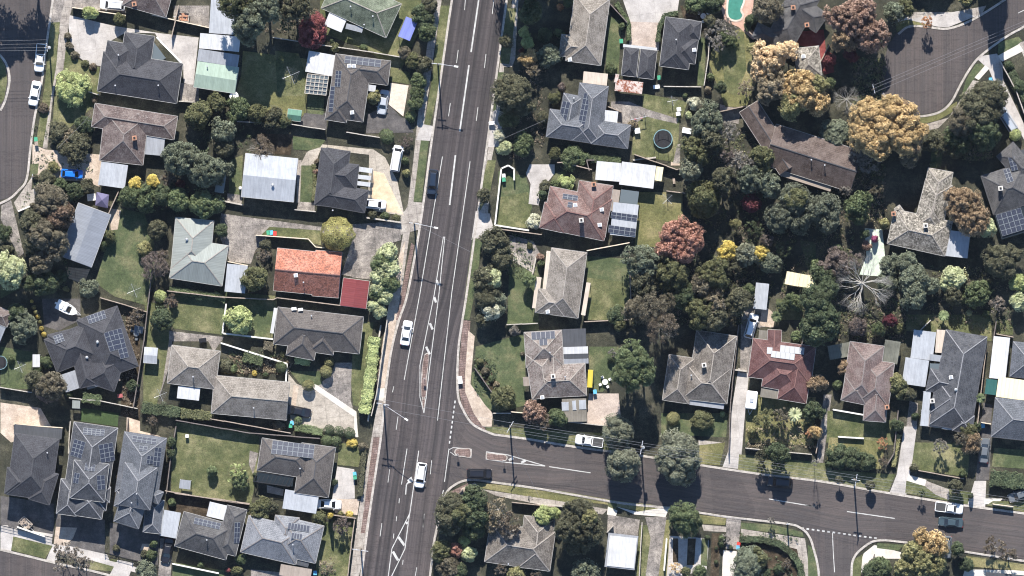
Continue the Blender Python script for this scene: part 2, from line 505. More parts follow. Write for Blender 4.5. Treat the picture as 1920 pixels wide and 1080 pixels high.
# ------------------------------------------------------------------ roofs
class Block:
    def __init__(s, A, B, C, kind, eave, pitch, lift):
        A, B, C = [Vector((p[0], p[1])) for p in (A, B, C)]
        u = (B - A); L1 = u.length; u = u / L1
        v = Vector((-u.y, u.x)); L2 = (C - B).dot(v)
        if L2 < 0: v = -v; L2 = -L2
        s.kind = kind; s.eave = eave + lift; s.t = math.tan(R(pitch))
        s.cor = [A, B, B + v * L2, A + v * L2]
        if kind == 'h' and L1 > L2:      # ridge parallel to AB : swap
            A, u, v, L1, L2 = A, v, u, L2, L1
        s.o, s.u, s.v, s.w, s.l = A, u, v, L1, L2      # u across, v along ridge
        s.h0 = kind == 'h'; s.h1 = kind in 'hj'
    def height(s, p):
        d = Vector((p[0], p[1])) - s.o
        a, b = d.dot(s.u), d.dot(s.v)
        if a < -.01 or b < -.01 or a > s.w + .01 or b > s.l + .01: return None
        m = min(a, s.w - a)
        if s.h0: m = min(m, b)
        if s.h1: m = min(m, s.l - b)
        return s.eave + max(0, m) * s.t
    def P(s, a, b, z): q = s.o + s.u * a + s.v * b; return Vector((q.x, q.y, z))
    def geom(s, roof, cap, gut, wall, capw=.17):
        w, l, e = s.w, s.l, s.eave
        hh = w / 2 * s.t
        r0 = w / 2 if s.h0 else 0; r1 = l - w / 2 if s.h1 else l
        c00, c10, c11, c01 = s.P(0, 0, e), s.P(w, 0, e), s.P(w, l, e), s.P(0, l, e)
        R0, R1 = s.P(w / 2, r0, e + hh), s.P(w / 2, r1, e + hh)
        flip = s.u.x * s.v.y - s.u.y * s.v.x < 0
        def F(pts, m=0):
            if flip: pts = [pts[1], pts[0]] + pts[:1:-1]
            roof.face(pts, m)
        F([c01, c00, R0, R1]); F([c10, c11, R1, R0])
        sq = abs(r1 - r0) < .02
        F([c00, c10, R0], 0 if s.h0 else 1)
        F([c11, c01, R1], 0 if s.h1 else 1)
        F([c00, c01, c11, c10], 1)
        lines = []
        if s.h0: lines += [(c00, R0), (c10, R0)]
        if s.h1: lines += [(c01, R1), (c11, R1)]
        if (R1 - R0).length > .1: lines.append((R0, R1))
        for p, q in lines:
            d = (q - p).normalized() * .06
            cap.bar(p + d, q - d + Vector((0, 0, .02)), capw, .09)
        k = .08
        for p, q in ((c00, c10), (c10, c11), (c11, c01), (c01, c00)):
            gut.bar(p - Vector((0, 0, .06)), q - Vector((0, 0, .06)), .11, .12)
        ins = .5 if min(w, l) > 3 else .25
        wp = [s.P(a, b, 0) for a, b in ((ins, ins), (w - ins, ins), (w - ins, l - ins), (ins, l - ins))]
        wall.prism([(p.x, p.y) for p in wp], 0, e - .03)

CAPS = {'charcoal': 'cap_dark', 'slate': 'cap_grey', 'bluegrey': 'cap_grey', 'midgrey': 'cap_dark', 'brown': 'cap_dark',
        'warmgrey': 'cap_dark', 'redbrown': 'cap_red', 'maroon': 'cap_red', 'orange': 'cap_red', 'pinkgrey': 'cap_mid'}

def sheet(mb, A, B, C, z, rise=.12, th=.09):
    A, B, C = [Vector((p[0], p[1])) for p in (A, B, C)]
    u = B - A; L1 = u.length; u /= L1
    v = Vector((-u.y, u.x)); L2 = (C - B).dot(v)
    if L2 < 0: v = -v; L2 = -L2
    D = [A, B, B + v * L2, A + v * L2]
    ys = [p.y for p in D]; y0, y1 = min(ys), max(ys)
    zz = [z + rise * (p.y - y0) / (y1 - y0 + 1e-6) for p in D]
    top = [Vector((p.x, p.y, h)) for p, h in zip(D, zz)]
    a = sum(top[i].x * top[(i + 1) % 4].y - top[(i + 1) % 4].x * top[i].y for i in range(4))
    if a < 0: top = top[::-1]
    # start the loop on the lowest edge so that ribs run down the slope
    k = min(range(4), key=lambda i: top[i].z + top[(i + 1) % 4].z)
    top = top[k:] + top[:k]
    mb.face(top, 0)
    bot = [p - Vector((0, 0, th)) for p in top]
    mb.face(bot[::-1], 0)
    for i in range(4):
        j = (i + 1) % 4
        mb.face([bot[i], bot[j], top[j], top[i]], 0)
    return top

NB = [0]
def make_building(name, cat, phrase, label, mat, eave, items, group=None):
    pitch = 31 if mat == 'orange' else 26
    blocks = []; allpts = []
    for it in items:
        if it[0] in ('h', 'g', 'j'):
            b = Block(*it[1][:3], it[0], it[2] if it[2] else eave, pitch if mat not in ('bluewhite', 'steelblue', 'redmetal', 'greenmetal') else 14, .006 * len(blocks))
            blocks.append(b); allpts += [Vector((c.x, c.y)) for c in b.cor]
        elif it[0] == 'f':
            allpts += [Vector(p[:2]) for p in it[1][:3]]
    cx = sum(p.x for p in allpts) / len(allpts); cy = sum(p.y for p in allpts) / len(allpts)
    E = empty(name, (cx, cy, 0))
    tag(E, cat, label, group)
    if phrase: LAND.append((cx, cy, phrase, E))
    def rz(p):
        hs = [h for h in (b.height(p) for b in blocks) if h is not None]
        return max(hs) if hs else eave
    NB[0] += 1
    if blocks:
        roof, cap, gut, wall = MB(), MB(), MB(), MB()
        for b in blocks: b.geom(roof, cap, gut, wall)
        wallm = ['brickwall', 'creamwall', 'greywall', 'whitewall'][NB[0] % 4]
        roof.build("roof", [mat, wallm], E)
        if mat in CAPS or mat in ('taupe', 'greybrown', 'weathered', 'mossy', 'lightgrey', 'greentile', 'palesage', 'purplebrown'):
            cap.build("ridge_capping", [CAPS.get(mat, 'cap_mid' if mat in ('purplebrown', 'lightgrey') else 'cap_pale')], E)
        gut.build("gutter", ['darkgutter' if mat in ('charcoal', 'slate', 'bluegrey', 'midgrey') and NB[0] % 2 else 'gutter'], E)
        wall.build("wall", [wallm], E)
    nf = 0
    for it in items:
        k, pts, ex = it[0], it[1], it[3]
        if k == 'f':
            m = ex[0]; z = float(ex[1]) if len(ex) > 1 else 2.35 + .03 * nf
            nf += 1
            mb = MB(); top = sheet(mb, *pts[:3], z, .18)
            mb.build("awning" if blocks else "roof", [m], E)
            cen = sum(top, Vector()) / 4
            if z < 3.6:
                for p in top:
                    q = p + (cen - p) * .06
                    if any(b.height(q) is not None for b in blocks): continue
                    pb = MB(); pb.bar((q.x, q.y, 0), (q.x, q.y, q.z - .06), .1)
                    pb.build("post", ['whitepaint'], E)
        elif k == 's' or k == 'sp':
            nx, ny = [int(v) for v in ex[0].split(',')]
            zb = float(ex[1]) if len(ex) > 1 else None
            A, B, C = [Vector((p[0], p[1], (rz(p) if zb is None else zb) + .10)) for p in pts[:3]]
            u = (B - A); L1 = u.length; u.normalize()
            v = (C - B); v -= u * v.dot(u); L2 = v.length; v.normalize()
            n = u.cross(v)
            if n.z < 0: n = -n
            a, b = L1 / nx, L2 / ny
            mb = MB()
            g = .015
            x0, x1, y0, y1 = g, a - g, g, b - g
            f = .03
            mb.face([(x0, y0, 0), (x1, y0, 0), (x1, y1, 0), (x0, y1, 0)], 1)
            mb.face([(x0, y0, -.04), (x0, y1, -.04), (x1, y1, -.04), (x1, y0, -.04)], 1)
            for p, q in (((x0, y0), (x1, y0)), ((x1, y0), (x1, y1)), ((x1, y1), (x0, y1)), ((x0, y1), (x0, y0))):
                mb.face([(*p, -.04), (*q, -.04), (*q, 0), (*p, 0)], 1)
            mb.face([(x0 + f, y0 + f, .004), (x1 - f, y0 + f, .004), (x1 - f, y1 - f, .004), (x0 + f, y1 - f, .004)], 0)
            me = mb.mesh("solar_panel", ['pvpale' if k == 'sp' else 'pv', 'panelframe'])
            vv = v if u.cross(v).z > 0 else -v
            for i in range(nx):
                for j in range(ny):
                    o = mobj("solar_panel", me, E)
                    base = A + u * (a * i) + v * (b * (j if vv == v else j + 1)) + n * .03
                    M = Matrix((u, vv, n)).transposed().to_4x4()
                    M.translation = base - E.location
                    o.matrix_local = M
        elif k in ('c', 'cw'):
            p = pts[0]; z = rz(p)
            mb = MB(); mb.box((p[0], p[1], z + .35), (.75, .75, 1.9), .12)
            mb.box((p[0], p[1], z + 1.32), (.86, .86, .1), .12)
            o = mb.build("chimney", ['chimneybrick' if k == 'c' else 'chimneywhite'], E)
            m2 = MB(); m2.box((p[0], p[1], z + 1.42), (.4, .4, .1), .12); fl = m2.build("flue", ['flue'], o, off=E.location)
        elif k == 'v':
            p = pts[0]; z = rz(p)
            mb = MB(); mb.tube((p[0], p[1], z - .2), (p[0], p[1], z + .75), .07); mb.tube((p[0], p[1], z + .75), (p[0], p[1], z + .85), .15)
            mb.build("vent_pipe", ['galv'], E)
        elif k == 'w':
            p = pts[0]; z = rz(p)
            mb = MB(); mb.tube((p[0], p[1], z - .2), (p[0], p[1], z + .3), .14); mb.tube((p[0], p[1], z + .3), (p[0], p[1], z + .42), .24, .3, 12)
            mb.tube((p[0], p[1], z + .42), (p[0], p[1], z + .6), .3, .12, 12)
            mb.build("roof_ventilator", ['galv'], E)
        elif k in ('k', 'a'):
            p = pts[0]; z = rz(p)
            sz = .75
            mb = MB()
            if k == 'k':
                mb.box((p[0], p[1], z + .12), (sz, sz * .9, .3), .12); mb.box((p[0], p[1], z + .29), (sz - .16, sz * .9 - .16, .04), .12, 1)
                mb.build("skylight", ['whitepaint', 'bluewhite'], E)
            else:
                mb.box((p[0], p[1], z + .3), (.9, .55, .75), .12); mb.box((p[0], p[1], z + .7), (.5, .4, .05), .12)
                mb.build("air_conditioner", ['whitepaint'], E)
        elif k == 'b':      # beam between two points
            mb = MB(); mb.bar((*pts[0][:2], 2.7), (*pts[1][:2], 2.7), .28, .2); mb.build("beam", ['whitepaint'], E)
        elif k == 'l':      # open lattice pergola
            A, B, C = [Vector((p[0], p[1], 2.5)) for p in pts[:3]]
            nx, ny = [int(v) for v in ex[0].split(',')]
            D = A + (C - B); mb = MB(); col = ex[1]
            for i in range(nx + 1):
                t = i / nx; mb.bar(A.lerp(B, t), D.lerp(C, t), .14, .12)
            for i in range(ny + 1):
                t = i / ny; mb.bar(A.lerp(D, t) + Vector((0, 0, .1)), B.lerp(C, t) + Vector((0, 0, .1)), .12, .08)
            mb.build("pergola", [col], E)
            for p in (A, B, C, D):
                pb = MB(); pb.bar((p.x, p.y, 0), (p.x, p.y, 2.45), .1); pb.build("post", [col], E)
    return E

# ------------------------------------------------------------------ vegetation
def leafquad(V, F, c, n, s, rnd):
    t = Vector((rnd.gauss(0, 1), rnd.gauss(0, 1), rnd.gauss(0, 1)))
    a = n.cross(t)
    if a.length < 1e-4: a = Vector((1, 0, 0))
    a.normalize(); b = n.cross(a)
    i = len(V); k = s * rnd.uniform(.6, 1.3); m = k * rnd.uniform(.55, 1)
    V += [tuple(c - a * k), tuple(c + b * m), tuple(c + a * k), tuple(c - b * m)]
    F.append((i, i + 1, i + 2, i + 3))

def sph(rnd):
    while True:
        v = Vector((rnd.uniform(-1, 1), rnd.uniform(-1, 1), rnd.uniform(-1, 1)))
        if .05 < v.length < 1: return v.normalized()

def crown_mesh(kind, size, seed):
    """unit crown: radius 1, z from 0 (bottom) to 1 (top of crown scaled later)"""
    rnd = random.Random(seed * 77 + ord(kind) + size * 1000)
    V, F = [], []
    ncl = {0: 8, 1: 24, 2: 62}[size]; rc = {0: .44, 1: .27, 2: .18}[size]
    lpc = {0: 90, 1: 150, 2: 190}[size]; ls = {0: .13, 1: .065, 2: .036}[size]
    if kind == 'b' or kind == 'g' or kind == 'c':
        irr = [rnd.uniform(.62, 1.2) if kind == 'g' else rnd.uniform(.74, 1.14) for _ in range(7)]
        for i in range(ncl * (2 if kind == 'g' else 1)):
            g = (i + .5) / (ncl * (2 if kind == 'g' else 1))
            rr = math.sqrt(g) ; th = i * 2.39996 + rnd.uniform(-.35, .35)
            lob = irr[int(th / (2 * math.pi) * 7) % 7]
            if kind == 'b' and size > 0 and rnd.random() < .07: continue
            cr = rc * rnd.uniform(.6, 1.5) * (.72 if kind == 'g' else 1)
            rad = (1 - cr * .8) * rr * lob
            if kind == 'c': z = .95 - .75 * rr + rnd.uniform(-.05, .05)
            else: z = .22 + .6 * math.sqrt(max(0, 1 - rr * rr * .92)) + rnd.uniform(-.16, .09) * (1.7 if kind == 'g' else 1)
            c = Vector((rad * math.cos(th), rad * math.sin(th), z))
            n_l = int(lpc * (cr / rc) ** 2 * (.75 if kind == 'g' else 1))
            for _ in range(n_l):
                d = sph(rnd)
                if d.z < -.35: d.z = -d.z
                p = c + d * cr * rnd.uniform(.78, 1.06) * Vector((1, 1, .85)).length / 1.65
                p = Vector((c.x + d.x * cr * rnd.uniform(.75, 1.08), c.y + d.y * cr * rnd.uniform(.75, 1.08), c.z + d.z * cr * .75 * rnd.uniform(.8, 1.08)))
                jit = .6 if kind != 'g' else .8
                nn = (d + Vector((rnd.gauss(0, jit), rnd.gauss(0, jit), rnd.gauss(0, jit) + .25))).normalized()
                leafquad(V, F, p, nn, ls * (1.12 if kind != 'g' else 1), rnd)
            # dense inner foliage of the clump
            for _ in range(int(n_l * .35)):
                d = sph(rnd)
                leafquad(V, F, c + d * cr * rnd.uniform(.2, .7) - Vector((0, 0, cr * .25)), (d + Vector((0, 0, .6))).normalized(), ls * 1.7, rnd)
        # skirt leaves that break the outline
        for _ in range({0: 110, 1: 420, 2: 1400}[size]):
            th = rnd.uniform(0, 6.283); r = rnd.uniform(.72, 1.05) * irr[int(th / 6.2832 * 7) % 7]
            p = Vector((r * math.cos(th), r * math.sin(th), rnd.uniform(.12, .5)))
            leafquad(V, F, p, (Vector((p.x, p.y, .8)) + sph(rnd) * .5).normalized(), ls, rnd)
    elif kind == 'r':
        n = {0: 500, 1: 2200, 2: 6500}[size]; s = {0: .11, 1: .062, 2: .036}[size]
        for _ in range(n):
            d = sph(rnd); 
            if d.z < -.2: d.z = -d.z
            k = 1 + .07 * math.sin(d.x * 9 + seed) * math.cos(d.y * 8) + rnd.uniform(-.07, .03)
            p = Vector((d.x * k, d.y * k, .45 + d.z * .52 * k))
            leafquad(V, F, p, (d + sph(rnd) * .5).normalized(), s, rnd)
    elif kind == 'd':   # loose, twiggy autumn crown
        irr = [rnd.uniform(.75, 1.1) for _ in range(9)]
        n = {0: 600, 1: 2300, 2: 7500}[size]; s = {0: .08, 1: .045, 2: .026}[size]
        nc = {0: 12, 1: 38, 2: 95}[size]
        cs = []
        for i in range(nc):
            th = rnd.uniform(0, 6.283); rr = math.sqrt(rnd.random())
            lob = irr[int(th / 6.2832 * 9) % 9]
            cs.append((Vector((rr * lob * .9 * math.cos(th), rr * lob * .9 * math.sin(th), .3 + .62 * math.sqrt(max(0, 1 - rr * rr)) * rnd.uniform(.6, 1.05))), rnd.uniform(.09, .2) * (1.5 if size == 0 else 1)))
        for _ in range(n):
            c, cr = rnd.choice(cs); d = sph(rnd)
            leafquad(V, F, c + d * cr * rnd.random() ** .5, (sph(rnd) + Vector((0, 0, .9))).normalized(), s, rnd)
    me = bpy.data.meshes.new("crown_" + kind)
    me.from_pydata(V, [], F)
    me.materials.append(leafmat('green'))
    me.update()
    return me

def twigs(mb, p, d, L, r, depth, rnd, spread=.55, droop=0.0):
    segs = 2
    for k in range(segs):
        q = p + d * (L / segs)
        mb.tube(p, q, r, r * .75, 4, caps=False); p = q; r *= .75
        d = (d + Vector((rnd.gauss(0, .12), rnd.gauss(0, .12), rnd.gauss(0, .06) - droop))).normalized()
    if depth <= 0: return
    for i in range(rnd.choice((3, 3, 4)) if depth > 1 else 3):
        nd = (d + sph(rnd) * spread + Vector((0, 0, .04))).normalized()
        twigs(mb, p, nd, L * rnd.uniform(.6, .82), r * .72, depth - 1, rnd, spread, droop)

def trunk_mesh(kind, seed, frac):
    rnd = random.Random(seed * 5 + len(kind))
    mb = MB()
    # unit height 1, unit crown radius 1 (scaled non-uniformly)
    if kind in ('d', 'x'):
        mb.tube((0, 0, 0), (0, 0, .32), .055, .045, 7)
        n = 18 if kind == 'x' else 6
        for i in range(n):
            th = i * 2.4 + rnd.uniform(-.3, .3); e = rnd.uniform(.05, .5) if kind == 'x' else rnd.uniform(.3, .9)
            d = Vector((math.cos(th), math.sin(th), e)).normalized()
            twigs(mb, Vector((0, 0, .3 + .012 * i)), d, .36 if kind == 'x' else .36, .018 if kind == 'x' else .022 if kind == 'x' else .022, 4 if kind == 'x' else 3, rnd, .46 if kind == 'x' else .5)
    else:
        mb.tube((0, 0, 0), (.01, .01, .5), .09, .055, 8)
        for i in range(6):
            th = i * 1.05 + rnd.uniform(-.3, .3)
            q = Vector((.45 * math.cos(th), .45 * math.sin(th), .68 + rnd.uniform(-.05, .1)))
            mb.tube((.01, .01, .36 + .03 * i), q, .035, .014, 6)
    return mb.mesh("trunk_" + kind, ['palebark' if kind == 'x' else 'bark'])

CR, TR = {}, {}
def getcrown(kind, Rr, seed):
    size = 0 if Rr < 1.1 else (1 if Rr < 2.9 else 2)
    k = (kind, size, seed % 6)
    if k not in CR: CR[k] = crown_mesh(kind, size, seed % 6)
    return CR[k]
def gettrunk(kind, seed):
    kk = kind if kind in ('d', 'x') else 'b'
    k = (kk, seed % 2)
    if k not in TR: TR[k] = trunk_mesh(kk, seed % 2, .3)
    return TR[k]

CNAME = {'lime': 'lime green', 'limepale': 'pale lime', 'green': 'mid green', 'brightgreen': 'bright green', 'darkgreen': 'dark green', 'olive': 'olive green',
         'darkolive': 'dark olive', 'softolive': 'soft olive', 'mustard': 'mustard yellow', 'greygreen': 'grey green', 'bluegreen': 'bluish green', 'yellow': 'bright yellow', 'gold': 'golden brown', 'yellowolive': 'yellow green',
         'peach': 'pale orange', 'orange': 'orange', 'orangebrown': 'orange brown', 'red': 'coral red', 'crimson': 'crimson', 'darkcrimson': 'dark crimson',
         'rust': 'dark rusty brown', 'brown': 'brown', 'brownolive': 'brownish olive', 'redbrown': 'reddish brown', 'tan': 'straw brown', 'pinkgrey': 'pinkish grey',
         'purplebrown': 'purplish brown', 'grey': 'grey', 'magenta': 'magenta', 'cream': 'cream flowered'}
NT = [0]
def tree(x, y, D, h, kind, colour, text=None):
    NT[0] += 1; sd_ = NT[0]; rnd = random.Random(sd_)
    Rr = D / 2
    p = W(x, y); p.z = .02
    if h > 6: h *= 1.15
    if kind in 'bg' and D > 3: Rr *= 1.06
    rz_ = rnd.uniform(0, 6.28); ax, ay = rnd.uniform(.93, 1.07), rnd.uniform(.93, 1.07)
    if kind == 's':      # low shrub, no visible trunk
        me = getcrown('r' if Rr < .5 else 'b', Rr, sd_)
        o = mobj("shrub", me, None, p - Vector((0, 0, .15 * h)), rz_, (Rr * ax, Rr * ay, h * 1.1))
        setmat(o, 0, leafmat(colour))
        tag(o, "shrub", text, None, ("%s rounded shrub" % CNAME[colour], D), (x, y)); return o
    if kind == 'p': return palm(x, y, D, h, colour, text)
    nm = {'x': 'bare_tree', 'd': 'autumn_tree' if colour in ('gold', 'orange', 'red', 'crimson', 'darkcrimson', 'peach', 'yellow', 'orangebrown', 'redbrown', 'tan') else 'sparse_tree',
          'g': 'autumn_tree' if colour in ('gold', 'orange', 'red', 'crimson', 'darkcrimson', 'peach', 'yellow', 'orangebrown', 'redbrown', 'tan') else ('gum_tree' if Rr > 2.4 else 'tree'), 'c': 'conifer'}.get(kind, 'tree')
    E = empty(nm, p)
    ch = max(1.2, min(h * .8, Rr * 1.7)) if kind not in 'c' else h * .95
    if kind != 'x':
        c = mobj("crown", getcrown(kind, Rr, sd_), E, (0, 0, h - ch), rz_, (Rr * ax, Rr * ay, ch))
        setmat(c, 0, leafmat(colour))
    if kind in ('d', 'x'):
        t = mobj("trunk", gettrunk(kind, sd_), E, (0, 0, 0), rz_, (Rr * .98, Rr * .98, h * (1.0 if kind == 'd' else .9)))
        if kind == 'd' and colour in ('grey', 'tan', 'brown', 'orangebrown', 'pinkgrey'): setmat(t, 0, MATS['palebark'])
    else:
        t = mobj("trunk", gettrunk(kind, sd_), E, (0, 0, 0), rz_, (Rr, Rr, h))
    words = {'x': 'bare leafless tree with pale branches', 'd': '%s twiggy tree', 'g': '%s loose crowned tree', 'c': '%s pointed conifer', 'r': '%s ball shaped tree', 'b': '%s bushy tree'}[kind]
    if '%' in words: words = words % CNAME[colour]
    tag(E, "tree", text, None, (words, D), (x, y))
    return E

def palm(x, y, D, h, colour, text):
    rnd = random.Random(int(x * y)); p = W(x, y)
    E = empty("palm_tree", p)
    mb = MB(); mb.tube((0, 0, 0), (0, 0, h * .8), .16, .11, 8); t = mb.mesh("palm_trunk", ['bark']); mobj("trunk", t, E)
    V, F = [], []
    for i in range(22):
        th = i * 2.4; e = rnd.uniform(-.1, .9); L = D / 2
        pr = Vector((0, 0, h * .8)); d = Vector((math.cos(th) * math.cos(e), math.sin(th) * math.cos(e), math.sin(e) + .15))
        side = Vector((-math.sin(th), math.cos(th), 0))
        for k in range(6):
            q = pr + d * (L / 6); d = (d + Vector((0, 0, -.18))).normalized()
            w0 = .24 * (1 - abs(k - 2) / 6); i0 = len(V)
            V += [tuple(pr - side * w0), tuple(pr + side * w0), tuple(q + side * w0 * .8), tuple(q - side * w0 * .8)]
            F.append((i0, i0 + 1, i0 + 2, i0 + 3)); pr = q
    me = bpy.data.meshes.new("fronds"); me.from_pydata(V, [], F); me.materials.append(leafmat(colour)); me.update()
    mobj("crown", me, E)
    tag(E, "palm", text, None, ("%s spiky palm" % CNAME[colour], D), (x, y))

def hedge(colour, w, h, pts, text=None):
    rnd = random.Random(int(pts[0][0] * 7 + pts[0][1])); P = [W(*p) for p in pts]
    V, F = [], []
    c0 = P[len(P) // 2].copy()
    for a, b in zip(P, P[1:]):
        d = (b - a).normalized(); n = Vector((-d.y, d.x, 0)) * (w * .42)
        q = [a - n - c0, b - n - c0, b + n - c0, a + n - c0]; i = len(V)
        V += [tuple(k) for k in q] + [tuple(k + Vector((0, 0, h * .9))) for k in q]
        F += [(i + 4, i + 5, i + 6, i + 7)] + [(i + k, i + (k + 1) % 4, i + 4 + (k + 1) % 4, i + 4 + k) for k in range(4)]
        d = b - a; L = d.length; d.normalize(); n = Vector((-d.y, d.x, 0))
        N = int(L * (w + 2 * h) * 34)
        for _ in range(N):
            t = rnd.uniform(-.1, L + .1); s = rnd.uniform(-(w / 2 + h * .8), w / 2 + h * .8)
            wob = 1 + .12 * math.sin(t * 2.1 + a.x) + .06 * math.sin(t * 5.3)
            if abs(s) < w / 2: q = Vector((s * wob, 0, h * (1 + .06 * math.sin(t * 3.1)) + rnd.uniform(-.12, .08))); nn = Vector((0, 0, 1))
            else:
                sg = 1 if s > 0 else -1; q = Vector((sg * (w / 2 * wob + rnd.uniform(-.1, .06)), 0, h - (abs(s) - w / 2))); nn = n * sg + Vector((0, 0, .3))
            p = a + d * t + n * q.x + Vector((0, 0, q.z)) - c0
            leafquad(V, F, p, (nn + sph(rnd) * .55).normalized(), .13, rnd)
    me = bpy.data.meshes.new("hedge"); me.from_pydata(V, [], F); me.materials.append(leafmat(colour)); me.update()
    o = mobj("hedge", me, None, c0)
    mid = pts[len(pts) // 2]
    tag(o, "hedge", text, None, ("%s hedge" % CNAME[colour], sum((b - a).length for a, b in zip(P, P[1:]))), (mid[0], mid[1]))

# ------------------------------------------------------------------ fences
FM = {'w': ('timber', 'brown paling fence'), 'g': ('greytimber', 'grey paling fence'), 'c': ('creamfence', 'cream fence'), 'd': ('darktimber', 'dark paling fence'),
      't': ('whitefence', 'white fence'), 's': ('stonewall', 'low masonry wall'), 'b': ('blackfence', 'black metal fence')}
def fence(colour, h, pts, text=None):
    P = [W(*p) for p in pts]; rnd = random.Random(int(pts[0][0])); mb = MB()
    m, words = FM[colour]
    off = P[0]
    for a, b in zip(P, P[1:]):
        L = (b - a).length; n = max(1, round(L / 2.4))
        for i in range(n):
            p, q = a.lerp(b, i / n), a.lerp(b, (i + 1) / n)
            hh = h * rnd.uniform(.96, 1.03) if colour in 'wgd' else h
            j = Vector((rnd.uniform(-.03, .03), rnd.uniform(-.03, .03), 0)) if colour in 'wgd' else Vector()
            if colour == 'b':
                for z in (.15, h * .5, h - .1): mb.bar(p + Vector((0, 0, z)), q + Vector((0, 0, z)), .05, .05)
                for k in range(int((q - p).length / .25)):
                    r = p.lerp(q, k * .25 / (q - p).length); mb.bar(r, r + Vector((0, 0, h)), .03, .03)
            else:
                th = .09 if colour in 'wgdc' else .2
                mb.bar(p + j + Vector((0, 0, hh / 2)), q + j + Vector((0, 0, hh / 2)), th, hh)
                mb.bar(p + j + Vector((0, 0, hh + .02)), q + j + Vector((0, 0, hh + .02)), th + .09, .05)
            mb.box((p.x, p.y, hh / 2 + .04), (.13, .13, hh + .08))
    o = mb.build("fence" if colour != 's' else "wall", [m], None, off)
    k = len(pts) // 2
    mx, my = (pts[k][0] + pts[k - 1][0]) / 2, (pts[k][1] + pts[k - 1][1]) / 2
    tag(o, "fence" if colour != 's' else "wall", text, None, (words, sum((b - a).length for a, b in zip(P, P[1:]))), (mx, my))

# ------------------------------------------------------------------ ground sheets
NG = [0]
def poly(name, mat, layer, pts):
    NG[0] += 1
    z = .02 * layer + .0004 * (NG[0] % 40)
    P = [W(*p) for p in pts]
    a = sum(P[i].x * P[(i + 1) % len(P)].y - P[(i + 1) % len(P)].x * P[i].y for i in range(len(P)))
    if a < 0: P = P[::-1]
    mb = MB(); mb.face([(p.x, p.y, z) for p in P], 0, [(p.x, p.y) for p in P])
    o = mb.build(name, [mat]); o["kind"] = "structure"
    return o
def smooth(pts, n=5):
    out = []
    for i in range(len(pts) - 1):
        p0 = pts[max(0, i - 1)]; p1 = pts[i]; p2 = pts[i + 1]; p3 = pts[min(len(pts) - 1, i + 2)]
        for k in range(n):
            t = k / n
            out.append(tuple(.5 * ((2 * p1[j]) + (-p0[j] + p2[j]) * t + (2 * p0[j] - 5 * p1[j] + 4 * p2[j] - p3[j]) * t * t + (-p0[j] + 3 * p1[j] - 3 * p2[j] + p3[j]) * t ** 3) for j in (0, 1)))
    out.append(pts[-1])
    return out
def ribbon(name, mat, z, left, right):
    """surface between two edges with the same number of stations"""
    mb = MB(); v = 0
    for i in range(len(left) - 1):
        l0, l1, r0, r1 = W(*left[i], z), W(*left[i + 1], z), W(*right[i], z), W(*right[i + 1], z)
        dv = (l1 - l0).length; w0 = (r0 - l0).length; w1 = (r1 - l1).length
        pts = [l0, l1, r1, r0]; uv = [(0, v), (0, v + dv), (w1, v + dv), (w0, v)]
        a = (l1 - l0).cross(r0 - l0).z
        if a < 0: pts = pts[::-1]; uv = uv[::-1]
        mb.face(pts, 0, uv); v += dv
    o = mb.build(name, [mat]); o["kind"] = "structure"
def kerb(pts, w=.42, h=.14):
    P = [W(*p) for p in smooth(pts)]; mb = MB()
    L = []; Rr = []
    for i, p in enumerate(P):
        d = (P[min(i + 1, len(P) - 1)] - P[max(i - 1, 0)]).normalized(); n = Vector((-d.y, d.x, 0)) * (w / 2)
        L.append(p + n); Rr.append(p - n)
    H = Vector((0, 0, h))
    for i in range(len(P) - 1):
        mb.face([L[i] + H, Rr[i] + H, Rr[i + 1] + H, L[i + 1] + H])
        mb.face([L[i], L[i] + H, L[i + 1] + H, L[i + 1]]); mb.face([Rr[i], Rr[i + 1], Rr[i + 1] + H, Rr[i] + H])
    for a, b in ((L[0], Rr[0]), (Rr[-1], L[-1])): mb.face([a, b, b + H, a + H])
    o = mb.build("kerb", ['kerb']); o["kind"] = "structure"
def strip(pts, w=.14, z=.075, name="road_marking"):
    w *= .85
    P = [W(*p) for p in pts]; mb = MB()
    for a, b in zip(P, P[1:]):
        d = (b - a).normalized(); n = Vector((-d.y, d.x, 0)) * (w / 2)
        mb.face([(q.x, q.y, z) for q in (a - n, b - n, b + n, a + n)][::1])
    o = mb.build(name, ['paint']); o["kind"] = "structure"
def dashes(a, b, n, w=.3, duty=.55, z=.075):
    mb = MB(); A, B = W(*a), W(*b); d = (B - A); 
    u = d.normalized(); nn = Vector((-u.y, u.x, 0)) * (w / 2)
    for i in range(n):
        p = A + d * (i / n); q = A + d * ((i + duty) / n)
        mb.face([(k.x, k.y, z) for k in (p - nn, q - nn, q + nn, p + nn)])
    o = mb.build("road_marking", ['paint']); o["kind"] = "structure"

